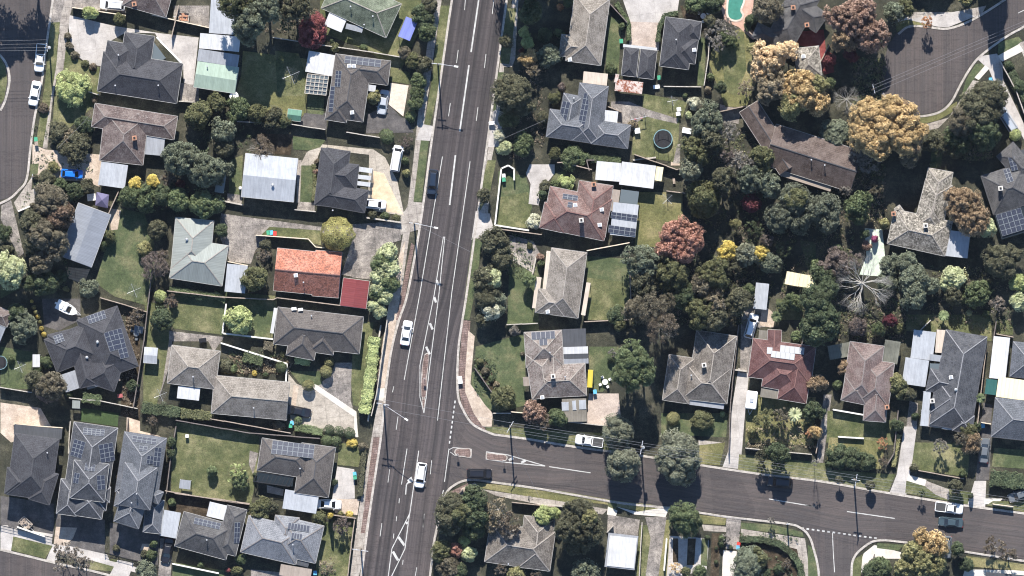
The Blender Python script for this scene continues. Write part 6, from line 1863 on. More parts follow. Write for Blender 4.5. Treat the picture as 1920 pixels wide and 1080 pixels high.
V_ = r"""
@0,0
t 525,640 235 4.5 b lime
t 655,95 110 3.2 b lime
t 860,135 95 3 b olive
t 490,260 60 1.2 s brownolive
t 500,330 60 1.2 s brownolive
t 540,400 65 1.2 s brownolive
t 610,460 60 1 s olive
t 670,485 60 1 s brown
t 310,785 85 1.4 s brown
t 430,950 150 3 b darkolive
t 490,985 130 3 d tan
t 560,1010 160 3 g darkolive
t 610,900 130 3 b darkgreen
t 1440,830 190 5 b olive
t 680,720 50 1 s brown
t -40,-240 330 15 g darkgreen
t 260,-230 230 13 g darkgreen
@0,270
t 560,50 180 4 g darkolive
t 470,30 120 3 b darkolive
t 385,170 90 2 s yellowolive
t 335,240 120 2.5 b darkolive
t 430,290 110 3 g green
t 545,335 130 4 g darkgreen
t 630,310 110 3 b darkolive
t 250,240 50 1 s darkolive
t 1310,130 290 8 g greygreen
t 1490,190 230 8 g greygreen
t 980,290 105 3.5 b yellow
t 1108,265 100 4 b yellow
t 1215,250 150 4 d brown
t 1305,290 75 2.5 s darkcrimson
t 935,375 170 5 g green
t 1060,395 180 5 g green
t 1180,370 150 5 b darkgreen
t 1290,395 160 5.5 b brightgreen
t 1460,430 180 6 b brightgreen
t 370,410 260 8.5 b brownolive
t 440,520 210 8 b rust
t 240,560 200 8 b darkolive
t 330,660 260 9.5 b brownolive
t 420,740 200 8 b brownolive
t 260,720 170 7 b darkolive
t 310,850 180 7 b brownolive
t 80,915 250 7.5 b limepale
t 30,640 120 5 b darkgreen
t 50,760 110 4 b darkolive
t 1145,620 145 4.5 b darkolive
t 1040,760 110 3 b yellowolive
t 1120,870 240 5.5 d purplebrown
t 1180,800 120 4 d brown
t 785,665 105 3 g olive
t 745,730 85 2.5 s green
t 650,1050 150 3.5 g greygreen
t 470,1045 40 1 s yellowolive
t 440,960 100 3 b darkgreen
t 330,1010 190 6 b darkgreen
t 220,1000 120 5 b darkgreen
@0,540
t 1160,60 95 2.5 r lime
t 1230,95 120 3 d brown
t 1165,225 165 4.5 b darkgreen
t 170,290 220 5 g greygreen
t 120,180 130 4 b darkgreen
t 155,150 45 1 s green
t 228,97 26 1.3 s yellow
t 243,140 34 1.3 s yellowolive
t 258,175 34 1.3 s yellowolive
t 272,207 32 1.3 s yellow
t 287,247 30 1.3 s yellowolive
t 297,292 36 1.3 s yellow
t 315,335 38 1.3 s yellow
t 485,12 34 1 s yellowolive
t 990,205 130 3.5 d brown
t 255,660 140 4.5 b darkolive
t 385,730 230 7 g brownolive
t 340,760 160 5.5 b purplebrown
t 340,535 100 3 b green
t 270,590 70 2 s green
t 960,710 90 2.5 b darkgreen
t 1440,60 60 1.2 s lime
t 1250,110 60 1.5 s redbrown
t 1100,960 90 2.5 d brown
t 500,770 60 2 s darkgreen
t 1270,590 70 1.5 s brightgreen
t 80,520 60 1.5 s green
t 1180,850 60 1.5 s greygreen
@400,540
t 185,235 205 4.5 b lime
t 490,575 85 2.5 r green
t 838,535 70 2 r yellowolive
t 815,605 88 2.4 r yellowolive
t 688,705 88 2.4 r yellowolive
t 500,478 45 1.2 s yellowolive
t 90,565 120 1.6 s darkolive
t 145,582 65 1.3 s brightgreen
t 296,615 45 1 s yellow
t 375,628 40 .9 s darkgreen
t 235,612 35 .8 s brown
t 613,960 62 1.6 r brightgreen
t 470,1000 90 1.2 s brownolive
t 838,1030 85 1.5 r darkgreen
t 908,1040 80 1.5 r darkgreen
t 985,1052 85 1.5 r darkgreen
t 1180,30 110 4 b brightgreen
t 1245,60 120 4 b limepale
t 1160,130 90 3.5 b limepale
t 1210,170 110 3.5 b limepale
@400,270
t 1262,790 150 4.5 b limepale
t 1225,865 150 4.8 b brightgreen
t 1265,900 160 4.8 b limepale
t 1220,960 160 4.6 b limepale
t 1270,1010 150 4.6 b brightgreen
t 1195,1040 110 4.2 b limepale
t 900,650 240 5.5 r mustard
t 360,800 130 3.2 d brown
t 375,730 90 3 b darkolive
t 300,975 195 5.5 b olive
t 1150,515 75 1.5 s darkolive
t 1240,520 65 1.4 s green
t 1320,537 70 1.2 s olive
t 80,30 140 5 b darkolive
t 350,50 240 3.5 d brown
t 30,190 190 6 g greygreen
t 10,440 140 5 b green
t 60,620 110 4 b darkgreen
t 735,200 50 1 s redbrown
t 745,130 45 1 s brown
t 1395,210 60 2 s yellowolive
t 1385,120 60 2 s green
@400,0
t 290,170 290 12.5 g greygreen
t 180,20 250 12 g olive
t 400,60 250 12 g greygreen
t 250,270 160 9 g greygreen
t 600,60 230 10 g darkolive
t 540,170 120 6 d darkgreen
t 700,215 245 5.5 g crimson
t 730,110 110 3 d tan
t 875,340 80 2 b olive
t 860,305 45 1.5 s darkgreen
t 1548,225 130 4.5 b green
t 1500,100 140 4 b darkgreen
t 1385,385 105 3 b brownolive
t 1440,445 120 3.5 b olive
t 1525,465 120 3.5 b darkolive
t 1480,590 120 3.5 b green
t 1470,670 110 3.5 b green
t 1465,745 110 3.5 b green
t 1430,838 85 1.8 s brightgreen
t 1255,985 110 2.2 r green
t 1160,700 110 3 b yellowolive
t 1390,1020 120 2 d purplebrown
t 30,745 130 4 b olive
t 190,790 170 4.5 g green
t 320,815 160 4.5 g olive
t 430,850 160 4.5 g darkolive
t 510,880 100 4 b olive
t 80,960 190 6 g greygreen
t 570,770 1 .2 s green
t 1085,345 60 1.2 s green
@760,0
t 180,40 120 4 b darkolive
t 150,150 120 4 b darkgreen
t 725,300 110 4 b darkolive
t 860,235 90 3 b lime
t 885,305 100 3 b lime
t 1040,400 165 5 b greygreen
t 895,430 130 4.5 g gold
t 925,515 130 4.5 d tan
t 775,680 260 7.5 b darkolive
t 850,760 170 6 b darkolive
t 755,860 150 4.5 b olive
t 680,985 90 3 b cream
t 730,1060 95 3 b limepale
t 865,1025 145 3.5 g green
t 1000,850 90 3 b darkolive
t 1080,710 95 3 b olive
t 842,365 40 1.2 s crimson
t 1120,50 55 1.5 s orange
t 1180,20 90 3 g green
t 1110,240 80 2.5 g green
t 1130,625 60 2 s purplebrown
t 1490,500 80 1.5 s green
t 900,100 170 9 b darkgreen
t 1010,250 110 3 b darkgreen
t 930,-330 560 17 b darkgreen
t 1050,-150 260 10 b darkgreen
@1140,0
t 640,10 170 4.5 b green
t 760,35 140 4 b darkgreen
t 100,190 55 1.8 s brightgreen
t 20,490 85 1.5 s green
t 780,230 190 4.5 d grey
t 740,160 100 4 b darkolive
t 850,170 100 3 d grey
t 800,330 110 4 d grey
t 900,240 120 3 d grey
t 860,290 130 4 g green
t 740,560 60 2 s brightgreen
t 815,635 100 4.5 b darkgreen
t 725,650 60 2 s tan
t 625,745 95 3 b cream
t 585,830 60 1.8 s limepale
t 1000,640 150 5 d tan
t 1150,70 210 7 b brownolive
t 1035,145 90 3 b darkgreen
t 1040,345 90 4.5 b yellowolive
t 1180,420 250 7.5 g peach
t 1300,360 150 7 g peach
t 1110,520 180 6 g peach
t 1180,640 250 7.5 g tan
t 1400,670 310 9 g gold
t 1330,770 190 8 g yellowolive
t 700,890 260 8 g greygreen
t 870,960 180 7 d grey
t 730,1010 190 8 g darkolive
t 560,690 40 1 s brightgreen
t 180,905 70 1.5 s tan
@1520,0
t 300,150 320 10 g redbrown
t 190,120 190 9 g redbrown
t 360,60 200 9 g redbrown
t 420,240 260 9 g redbrown
t 230,290 180 8 g orangebrown
t 600,90 170 6 g greygreen
t 690,60 130 5 g olive
t 840,165 120 5 d orange
t 30,620 170 6.5 g yellowolive
t 50,740 190 6.5 g gold
t 140,600 80 3 b green
t 140,430 110 3.5 g crimson
t 290,400 110 6 g darkcrimson
t 260,720 210 6 x grey
t 400,830 240 9 b gold
t 570,800 220 9.5 b gold
t 680,860 210 9.5 b gold
t 540,930 260 10 b gold
t 380,970 220 9 b gold
t 660,1010 240 10 b gold
t 760,950 150 8.5 b gold
t 460,1040 210 9 b gold
t 640,790 150 8 b orangebrown
t 1200,800 330 9 b darkolive
t 1290,700 220 8 b darkolive
t 1100,880 220 8 b brownolive
t 1250,960 240 8 b darkgreen
t 1060,1010 200 6 g darkgreen
t 1480,975 88 2.6 r lime
t 1430,480 80 2 s darkgreen
t 1510,620 110 2.5 b darkgreen
t 870,1030 180 5 g darkolive
t 1120,0 100 4 b yellowolive
t 180,960 200 4 b greygreen
t 720,1045 170 8 b orangebrown
t 1305,-260 210 15 c darkgreen
t 870,-290 420 6 b darkgreen
t 1130,-220 160 5.5 b darkgreen
@760,270
t 570,370 110 4.2 b darkolive
t 650,710 200 6 b darkolive
t 700,820 170 5.5 b darkolive
t 580,980 210 6 g darkolive
t 630,965 140 6 b limepale
t 715,30 110 3 b limepale
t 840,30 150 4 g green
t 1080,70 90 3 g olive
t 1210,90 180 3 g green
t 1010,310 95 2.5 b darkolive
t 995,370 80 2.5 b darkgreen
t 1165,285 120 3 b lime
t 1085,290 70 2 s brightgreen
t 930,565 110 3 b cream
t 985,865 60 2 s green
t 975,820 60 1.2 s redbrown
t 890,975 110 4.5 b brightgreen
t 700,640 45 1 s olive
t 900,740 50 1 s olive
@760,540
t 590,70 220 6 b darkolive
t 640,130 190 5 b greygreen
t 620,165 150 5.3 b cream
t 560,220 120 4 b darkolive
t 790,310 85 2.5 b grey
t 700,790 170 4 b olive
t 930,900 170 5 g redbrown
t 990,960 150 4.5 d brown
t 1100,940 140 4.5 b green
t 540,540 60 1.2 s olive
t 580,600 60 1.2 s brownolive
t 620,660 50 1 s green
t 660,700 50 1 s tan
t 850,480 40 1 s brownolive
t 1500,470 80 2 d grey
t 1490,520 60 1.5 s darkgreen
@1140,270
t 640,60 240 8 g olive
t 600,200 180 7.5 g softolive
t 930,130 210 7 d grey
t 1110,100 190 7.5 g olive
t 1010,240 240 7.5 g greygreen
t 1170,300 170 7.5 g greygreen
t 690,400 290 10 c olive
t 1035,435 160 5.5 g darkcrimson
t 1330,430 260 8 g bluegreen
t 1350,400 170 8.5 b olive
t 1250,530 220 8 g bluegreen
t 1400,540 200 7 g bluegreen
t 470,640 220 8.5 g red
t 590,700 230 8.5 g red
t 440,740 190 8 g red
t 530,790 180 8 g red
t 925,575 85 4 g yellowolive
t 855,770 135 5.5 g yellow
t 1100,800 120 5 g yellow
t 990,800 190 6 g softolive
t 1170,860 160 5 b greygreen
t 260,870 290 8.5 g greygreen
t 470,930 270 8.5 g olive
t 250,1000 200 8 g darkolive
t 770,960 240 8 g olive
t 680,1020 200 7 g brownolive
t 1050,620 180 5 d darkgreen
t 1270,760 130 5 d darkgreen
t 1500,470 210 7 g bluegreen
t 1010,1060 110 3.5 b green
t 900,900 150 6 d darkolive
t 1500,870 80 1.5 s brightgreen
t 1010,130 160 6.5 d grey
t 820,250 160 8 g darkolive
t 1150,690 120 5 d purplebrown
t 860,80 140 7 d purplebrown
@1520,270
t 110,450 200 7 g bluegreen
t 130,560 190 6.5 g bluegreen
t 340,440 180 6.5 g green
t 350,530 140 6 g green
t 530,575 80 3 b yellowolive
t 465,685 55 2 s magenta
t 405,740 80 2.5 g redbrown
t 1090,420 240 8 g orangebrown
t 1150,540 240 8 g orangebrown
t 1040,380 150 7 g orangebrown
t 1270,600 140 5.5 b limepale
t 958,570 55 2 s darkgreen
t 180,860 230 6.5 g purplebrown
t 300,850 160 6 d purplebrown
t 190,770 90 4 b green
t 560,880 150 5 g greygreen
t 690,860 160 5.5 b greygreen
t 740,970 210 6.5 b greygreen
t 560,1010 160 5 g greygreen
t 870,1030 150 5 g greygreen
t 1030,970 190 5 b limepale
t 1370,850 240 6.5 b darkolive
t 1480,800 110 5 b darkolive
t 1510,1010 130 4.5 b lime
t 1240,1050 150 4 g green
t 370,1010 460 10.5 x grey
t 90,970 180 7 g darkgreen
t 420,140 170 6 d grey
t 330,90 160 6 d grey
t 480,330 150 5 d brownolive
t 250,330 120 4 d grey
t 1040,50 120 4 b darkolive
t 890,155 60 1.5 s brightgreen
t 700,100 140 7 b brownolive
t 390,650 80 4 g darkgreen
t 110,1040 160 8 b darkgreen
t 1100,960 70 3 b yellowolive
@1140,540
t 300,150 280 11 d brownolive
t 380,280 260 11 d brown
t 200,150 180 7 g brownolive
t 420,100 170 8 d brownolive
t 660,170 230 7.5 g olive
t 770,100 220 7.5 d tan
t 780,220 200 7 g darkolive
t 950,90 190 6.5 b darkolive
t 170,530 260 12 b green
t 130,620 240 12 b green
t 250,610 190 11 b green
t 60,200 130 3 b darkgreen
t 90,270 90 3 b olive
t 1500,90 220 9.5 b darkgreen
t 1530,200 230 9.5 b darkgreen
t 1480,310 200 8.5 b darkgreen
t 1340,100 130 4 g green
t 1220,205 90 2.6 p green
t 1360,350 100 2.2 g brightgreen
t 1515,690 130 5 g orangebrown
t 1480,890 150 5 g darkgreen
t 470,945 100 2.4 r yellowolive
t 675,960 150 2.8 b olive
t 830,915 48 1.2 s lime
t 1150,960 220 5 d olive
t 1250,930 150 5 d brownolive
t 1350,915 115 3.2 p limepale
t 1470,1040 110 3.2 d orange
t 1040,1045 75 2 s yellowolive
t 75,1040 240 7 b softolive
t 1270,140 100 3.5 g darkgreen
t 1030,580 1 .2 s green
t 700,80 120 6 d brownolive
t 530,60 200 7 g darkgreen
@1520,540
t 90,290 210 8.5 b darkgreen
t 570,240 110 4 g darkcrimson
t 480,300 110 4 g green
t 640,290 85 2.5 b olive
t 620,660 100 4 b yellowolive
t 640,720 150 4 b olive
t 710,770 110 3.5 b darkolive
t 960,200 85 3 p brightgreen
t 1200,60 190 6 g green
t 1350,120 140 4.5 d pinkgrey
t 1510,100 130 5 b limepale
t 1225,795 78 3 p green
t 1200,1000 75 2 s darkgreen
t 240,570 100 3 g orangebrown
t 195,700 80 2.5 s green
t 620,990 100 3 b darkgreen
t 760,930 60 2 s darkgreen
t 1140,1030 130 4 b olive
t 60,680 80 4 d olive
t 30,1040 100 4 g gold
t 1040,60 150 5 g darkolive
t 750,60 190 7 g greygreen
t 330,280 130 4 b purplebrown
t 1150,180 50 1.5 s limepale
t 1270,190 60 1.5 s green
@0,800
t 470,890 160 7 d pinkgrey
t 560,940 190 7.5 d pinkgrey
t 450,1000 130 6.5 d pinkgrey
t 620,1000 130 6 d pinkgrey
t 1060,1050 150 4 b greygreen
t 1090,930 90 1.8 s green
t 1110,850 60 1.5 s green
t 1240,545 65 1.6 s brightgreen
t 1240,110 80 2.5 b darkgreen
t 1235,190 70 2.5 b darkgreen
t 1530,320 75 2.5 b brightgreen
t 1450,1000 50 1.2 s brightgreen
t 850,370 40 1.2 s tan
t 840,880 60 1.2 s darkolive
t 1040,925 60 1.2 s darkolive
@400,800
t 170,330 170 4 d lime
t 190,390 130 3.5 g brightgreen
t -8,325 70 2.5 b green
t 340,590 160 3.5 g olive
t 430,580 110 3 g darkolive
t 300,640 80 3 g redbrown
t 760,660 110 3 b olive
t 845,645 48 5.5 c yellow
t 930,720 170 4.5 d purplebrown
t 820,1010 140 3.2 d tan
t 200,960 90 2 b green
t 170,1040 80 2 b olive
t 105,1040 40 1 s crimson
t 920,632 45 1 s yellowolive
t 985,638 55 1 s yellow
t 820,100 85 1.6 r green
t 888,102 80 1.6 r green
t 1005,122 85 1.3 s yellow
t 870,400 55 1.5 s darkgreen
t 300,350 40 2 s darkgreen
t 1080,150 70 1.5 s brownolive
@760,800
t 340,580 220 7 b darkolive
t 320,680 200 7 b darkolive
t 490,530 200 7 b darkgreen
t 510,640 200 7 b darkgreen
t 490,740 160 6 b darkgreen
t 400,620 180 7.5 b olive
t 670,600 220 6.5 d tan
t 740,700 220 6.5 d brown
t 640,700 160 6 d tan
t 1000,650 140 5 b lime
t 1080,620 90 5 b lime
t 1260,600 240 7.5 g darkolive
t 1200,740 230 8 g darkolive
t 1330,740 210 7.5 g darkolive
t 1330,650 130 7.8 b yellowolive
t 1240,850 170 6 g darkolive
t 900,520 45 2.4 d grey
t 430,825 95 4 b lime
t 460,915 120 4.2 b limepale
t 355,890 110 4.5 g red
t 270,900 170 5 b olive
t 320,1010 170 5 b brownolive
t 390,1050 130 4.5 b darkgreen
t 800,1060 120 3.5 b yellowolive
t 690,1030 110 3.5 d brown
t 1290,1050 200 5 g greygreen
t 950,1070 110 3 d brown
@1140,800
t 115,262 265 6.8 b softolive
t 505,180 310 7.2 b softolive
t 505,300 275 6.5 b softolive
t 430,230 170 6.5 b softolive
t 580,245 170 6.5 b softolive
t 560,670 235 6.5 b green
t 1110,300 110 4 d olive
t 1230,200 180 6.5 g darkgreen
t 1120,210 140 6 d darkolive
t 1490,250 60 7 d grey
t 1180,680 70 3 d grey
t 1010,1000 250 5 b greygreen
t 1080,960 150 4.5 b olive
t 850,810 70 2 d grey
t 1230,1030 70 2 b darkgreen
t 490,1030 110 3 d peach
t 560,1050 80 3 b olive
t 665,1050 100 3 b green
t 720,805 42 1.4 s darkgreen
t 825,805 55 1.6 b green
t 820,850 50 1.5 s darkgreen
t 785,880 28 .8 s darkgreen
t 785,980 35 .9 s darkgreen
t 890,875 32 .9 s darkgreen
t 1130,1070 90 2.5 b darkgreen
t 1290,990 80 2 d brown
@1520,800
t 200,215 170 3.6 b darkgreen
t 300,235 150 3.6 b darkgreen
t 410,255 130 3.2 b darkgreen
t 520,120 105 3.2 d orange
t 525,260 95 2.5 d brown
t 935,140 130 5 d grey
t 1090,90 150 5 d brownolive
t 1160,110 150 5 g orangebrown
t 430,420 80 3.5 b darkolive
t 205,385 55 3.5 b darkolive
t 800,480 70 3.4 d darkgreen
t 1050,430 110 4 g darkolive
t 750,300 65 1.6 b darkolive
t 800,800 130 6 g gold
t 880,860 210 6.5 g gold
t 740,900 200 6 g yellowolive
t 840,980 240 6.5 g yellowolive
t 690,1020 180 5.5 g yellowolive
t 1060,880 110 4.5 b darkgreen
t 1330,870 180 6 d brown
t 1430,920 150 6 d brown
t 500,1010 170 4 g green
t 440,1060 130 3.5 b darkgreen
t 640,1070 90 4 b olive
t 1130,1000 110 2.5 b darkgreen
t 1160,500 40 2 s darkgreen
t 1100,340 60 2 s green
t 1210,20 60 2 s darkgreen
t 130,270 60 2.5 s darkgreen
"""
def parse_veg():
    ox = oy = 0.0; k = 3.8575
    for ln in V_.strip().splitlines():
        if ln[0] == '@': ox, oy = [float(v) for v in ln[1:].split(',')]; continue
        a = ln.split(); x, y = [float(v) for v in a[1].split(',')]; D = float(a[2]) / k * .1
        if D < .4: continue
        tree(ox + x / k, oy + y / k, D, float(a[3]), a[4], a[5], ' '.join(a[6:]) or None)
parse_veg()
a1 = T(0, 0); b1 = T(0, 270); c1 = T(0, 540); e2 = T(1140, 0); d1 = T(0, 800); a2 = T(400, 0); b2 = T(400, 270)
hedge('green', 1.8, 2.0, c1(600, 790, 730, 812)); hedge('darkgreen', 2.0, 2.0, c1(1030, 862, 1130, 880, 1300, 900)); hedge('olive', 1.7, 1.8, c1(1310, 905, 1530, 928))
hedge('green', 1.3, 1.3, b1(1225, 1055, 1330, 1070) + c1(1543, 60)); hedge('brightgreen', 1.2, 1.2, c2(0, 45, 85, 90))
hedge('green', 2.0, 1.5, c2(220, 490, 355, 528)); hedge('lime', 1.4, 1.4, c2(592, 522, 698, 535)); hedge('brownolive', 1.8, 1.5, c2(365, 412, 432, 425))
hedge('lime', 2.1, 2.4, c2(1165, 355, 1142, 600, 1112, 790, 1090, 905)); hedge('brightgreen', 1.4, 1.0, c2(590, 1010, 680, 1020, 785, 1045))
hedge('darkolive', 1.0, 1.1, d2(1090, 170, 1060, 500)); hedge('green', .8, 1.2, e2(60, 20, 150, 170, 150, 290))
hedge('darkgreen', .9, 1.1, e2(1080, 120, 1000, 170, 1020, 220)); hedge('darkgreen', .8, 1.6, e2(505, 95, 410, 110, 375, 190, 360, 300))
hedge('darkgreen', 1.2, 1.3, i2(955, 815, 1100, 815, 1250, 850, 1340, 930, 1390, 1010, 1400, 1085)); hedge('darkgreen', 2.9, 2.2, i3(1300, 370, 1420, 385, 1570, 400))
hedge('yellowolive', .8, 1.1, i3(640, 60, 620, 160, 600, 290)); hedge('green', .9, 1.3, g1(1390, 380, 1395, 385)) if False else None
hedge('olive', .7, .9, b2(725, 150, 735, 280, 722, 410)); hedge('darkgreen', 1.6, 1.6, T(1520, 0)(1450, 520, 1500, 620, 1560, 720))
hedge('green', 1.3, 1.2, T(1140, 270)(-120, 112, 0, 110, 90, 118)); hedge('darkgreen', 1.0, 1.3, T(760, 270)(1300, 95, 1390, 100))
hedge('darkolive', 1.0, 1.4, f1(1390, 95, 1543, 115)) if False else None

# ------------------------------------------------------------------ undergrowth that nobody could count
def undergrowth(name, colour, regions, n, seed):
    rnd = random.Random(seed); V, F = [], []
    for k in range(n):
        x0, y0, x1, y1 = rnd.choice(regions)
        c = W(rnd.uniform(x0, x1), rnd.uniform(y0, y1)); hh = rnd.uniform(.1, .7); rr = rnd.uniform(.15, .6)
        for _ in range(9):
            d = sph(rnd); d.z = abs(d.z)
            leafquad(V, F, c + Vector((d.x * rr, d.y * rr, d.z * hh + .03)), (d + Vector((0, 0, .7))).normalized(), .13, rnd)
    me = bpy.data.meshes.new(name); me.from_pydata(V, [], F); me.materials.append(leafmat(colour)); me.update()
    o = mobj(name, me); o["kind"] = "stuff"; o["category"] = "undergrowth"; o["label"] = "low %s ground cover plants between the garden trees" % CNAME[colour]
WOOD = [(1290, 240, 1420, 560), (1420, 360, 1600, 560), (1560, 230, 1660, 415), (1180, 500, 1400, 610), (1500, 560, 1700, 640), (1660, 500, 1900, 620), (1800, 180, 1860, 300), (1600, 110, 1660, 240)]
undergrowth("undergrowth", 'olive', WOOD, 1600, 1)
undergrowth("undergrowth", 'brown', WOOD + [(230, 590, 260, 780), (955, 130, 1020, 300), (440, 0, 560, 60)], 1500, 2)
undergrowth("undergrowth", 'darkgreen', [(60, 230, 170, 360), (350, 190, 470, 290), (230, 340, 420, 400), (30, 350, 130, 540), (430, 660, 545, 700), (890, 670, 930, 740), (1400, 740, 1530, 840), (1385, 1000, 1500, 1080), (950, 440, 1000, 520)] + WOOD, 1500, 3)
undergrowth("undergrowth", 'tan', [(430, 665, 545, 700), (1400, 800, 1530, 840), (1560, 230, 1660, 440)], 350, 4)
# ------------------------------------------------------------------ fences and walls (plan coordinates)
FN = """
c 1.8 136,14 236,29
c 1.8 285,28 392,52
g 1.9 166,172 186,178
g 1.9 336,190 366,192 372,205
g 1.9 511,70 600,84 700,98 752,107
g 1.8 545,233 610,243
g 1.9 650,248 712,258
g 1.9 445,228 540,232
b 1.4 612,255 614,280
w 1.9 222,360 204,400
t 1.2 34,396 62,384
w 1.8 188,558 236,572 276,585
d 2.0 286,500 270,640 250,765
g 1.9 0,726 60,736
g 1.9 130,746 190,752 258,766
w 1.9 314,545 422,558
s 1.2 410,375 455,384
g 1.7 552,393 592,397
c 2.0 480,441 496,442 578,448 592,463 608,465
s 1.1 687,408 752,417
c 1.7 426,490 465,498
t 1.6 424,570 417,625
t 1.5 414,643 538,682 536,715
t 1.5 418,625 512,636
w 1.9 400,556 512,562 520,558 640,573
w 1.9 395,785 545,812
d 1.9 330,788 400,800 470,812 600,822
w 1.8 328,925 468,944
w 1.8 310,920 400,936 468,946
t 1.2 323,1057 410,1075
b 1.2 196,1036 298,1064
b 1.2 0,985 98,1008
t 1.2 32,988 84,1006
w 1.8 240,785 234,850 228,900
g 1.8 132,790 128,850
d 1.8 330,800 320,860 312,925
c 2.6 25,795 118,802
w 1.9 665,975 655,1050 650,1100
w 1.6 620,965 668,972
s .9 714,610 700,700 690,790
g 1.9 726,600 706,740 696,780
w 1.9 754,97 800,110
w 1.9 775,180 784,120
t 1.6 940,316 953,310 964,317 964,338
t 1.6 940,316 928,422 992,432
w 1.9 1045,305 1056,305 1110,318
w 1.9 1015,440 940,430
s .5 1005,482 998,515
g 1.9 950,609 1008,606
w 1.9 1096,603 1180,599
d 1.6 890,690 922,735
c 1.8 958,772 1000,776
g 2.0 1010,785 1135,798 1134,812
g 1.8 925,775 958,775
d 1.9 1105,320 1100,300 1115,300
w 1.9 1190,290 1270,318 1280,315
w 1.8 1250,358 1285,362
g 1.9 1320,160 1328,110 1330,80
g 1.6 1245,162 1315,163
d 1.8 1142,5 1176,42
w 1.8 1312,218 1345,210 1418,195
w 1.8 1165,210 1140,200
s 1.0 1187,300 1230,295
d 1.9 1385,610 1370,750 1366,850
s 1.0 1368,692 1400,696
g 1.6 1398,840 1522,852
d 1.2 1400,842 1440,848
c 1.8 1180,455 1100,470
w 1.7 1545,770 1530,850
t 1.4 1562,768 1620,778
t 1.0 1572,819 1620,822
d 1.9 1684,770 1676,850 1664,870
w 1.0 1710,880 1808,898
d 1.9 1868,600 1862,640
w 1.8 1868,626 1900,632
g 1.8 1720,625 1745,600
w 1.9 1850,640 1832,800
c 1.8 1840,792 1858,795
g 1.9 1138,998 1150,985
d 1.9 1515,590 1500,660
w 1.9 1405,60 1440,92
w 1.9 1555,85 1536,120
s .6 1008,945 1060,950
w 1.8 960,942 1040,950
d 1.5 868,918 850,935
c 1.6 1862,945 1900,950
t 1.8 1250,1010 1245,1070
g 1.9 1865,160 1890,230
g 1.9 1876,116 1905,170 1930,240
w 1.9 1180,470 1184,600
d 1.9 1640,1040 1625,1085
g 1.6 1204,980 1198,1085
w 1.9 700,0 690,20
w 1.9 335,10 322,70
t 1.4 1385,1085 1384,1040
"""
for ln in FN.strip().splitlines():
    a = ln.split(); fence(a[0], float(a[1]), [tuple(float(v) for v in q.split(',')) for q in a[2:]])

# ------------------------------------------------------------------ vehicles
car('ute', 'white', *a1(280, 505, 297, 330), "white utility truck parked on left street beside the power pole")
car('sedan', 'white', *a1(237, 748, 264, 602), "white sedan parked on left street behind the white utility truck")
car('suv', 'white', *a1(740, 30, 884, 42), "white car in driveway beside brown roof, cut by top edge")
car('sedan', 'silver', *a2(1215, 815, 1240, 662), "silver sedan in dark driveway beside the cream concrete square")
car('hatch', 'blue', *b1(592, 222, 445, 212), "bright blue hatchback parked in the left driveway")
car('van', 'white', *b2(1342, 14, 1310, 195), "white van with dark rear parked on grass beside cream driveway")
car('hatch', 'white', *b2(1226, 440, 1112, 430), "white hatchback beside lower corner of charcoal house on cream driveway")
car('suv', 'navy', *f1(188, 368, 206, 180), "dark navy car driving down the main road")
car('sedan', 'white', *c2(1408, 250, 1384, 402), "white car driving on main road beside the long hatched strip")
car('sedan', 'black', *c2(686, 908, 548, 880), "black car parked beside long taupe house above the round bush")
car('suv', 'white', *i1(97, 442, 124, 262), "white roof racked wagon on main road beside the turn arrow")
car('sedan', 'white', *d2(908, 566, 762, 560), "white sedan with dark glass beside the pale blue carport")
car('suv', 'black', *i1(608, 342, 462, 340), "black car turning out of side street near traffic islands")
car('ute', 'white', *i1(1245, 92, 1415, 118), "white utility truck parked on nature strip beside big street tree")
car('ute', 'white', *i3(1090, 600, 915, 578), "white utility truck with open tray on side street, above teal sedan")
car('sedan', 'teal', *i3(945, 686, 1085, 698), "dark teal sedan driving on side street below white utility truck")
car('suv', 'white', *T(1140, 540)(1060, 195, 1015, 355), "white wagon parked beside maroon tiled house")
car('sedan', 'grey', *i3(1265, 102, 1252, 245), "grey car parked in narrow driveway near the right edge")
car('suv', 'black', *i2(1165, 395, 1325, 412), "dark car in tree shadow on side street kerb")
car('sedan', 'black', *d1(1195, 965, 1222, 830), "black car in shaded drive beside dark grey solar house")
car('hatch', 'grey', *i3(985, 930, 990, 815), "grey car half under golden trees below the side street")
car('van', 'silver', *T(1520, 0)(1385, 805, 1462, 925), "pale van with roof racks beside narrow drive near right edge")
car('sedan', 'grey', (1892, 936), (1935, 920), "dark grey car beside the big hedge cut by the right edge")
caravan(T(1140, 540)(1030, 875)[0], T(1140, 540)(1045, 745)[0], 2.1, "white caravan parked on the drive beside maroon tiled house")
boat(c1(560, 185)[0], c1(410, 112)[0], "white motor boat on a trailer above rotated dark house")
trailer(d1(215, 730)[0], d1(150, 670)[0], "timber trailer loaded with brown rubble below the leftmost dark townhouse", 'timber')
trailer(a1(1290, 120)[0], a1(1365, 125)[0], "rusty brown box trailer on concrete near long carports", 'chimneybrick')

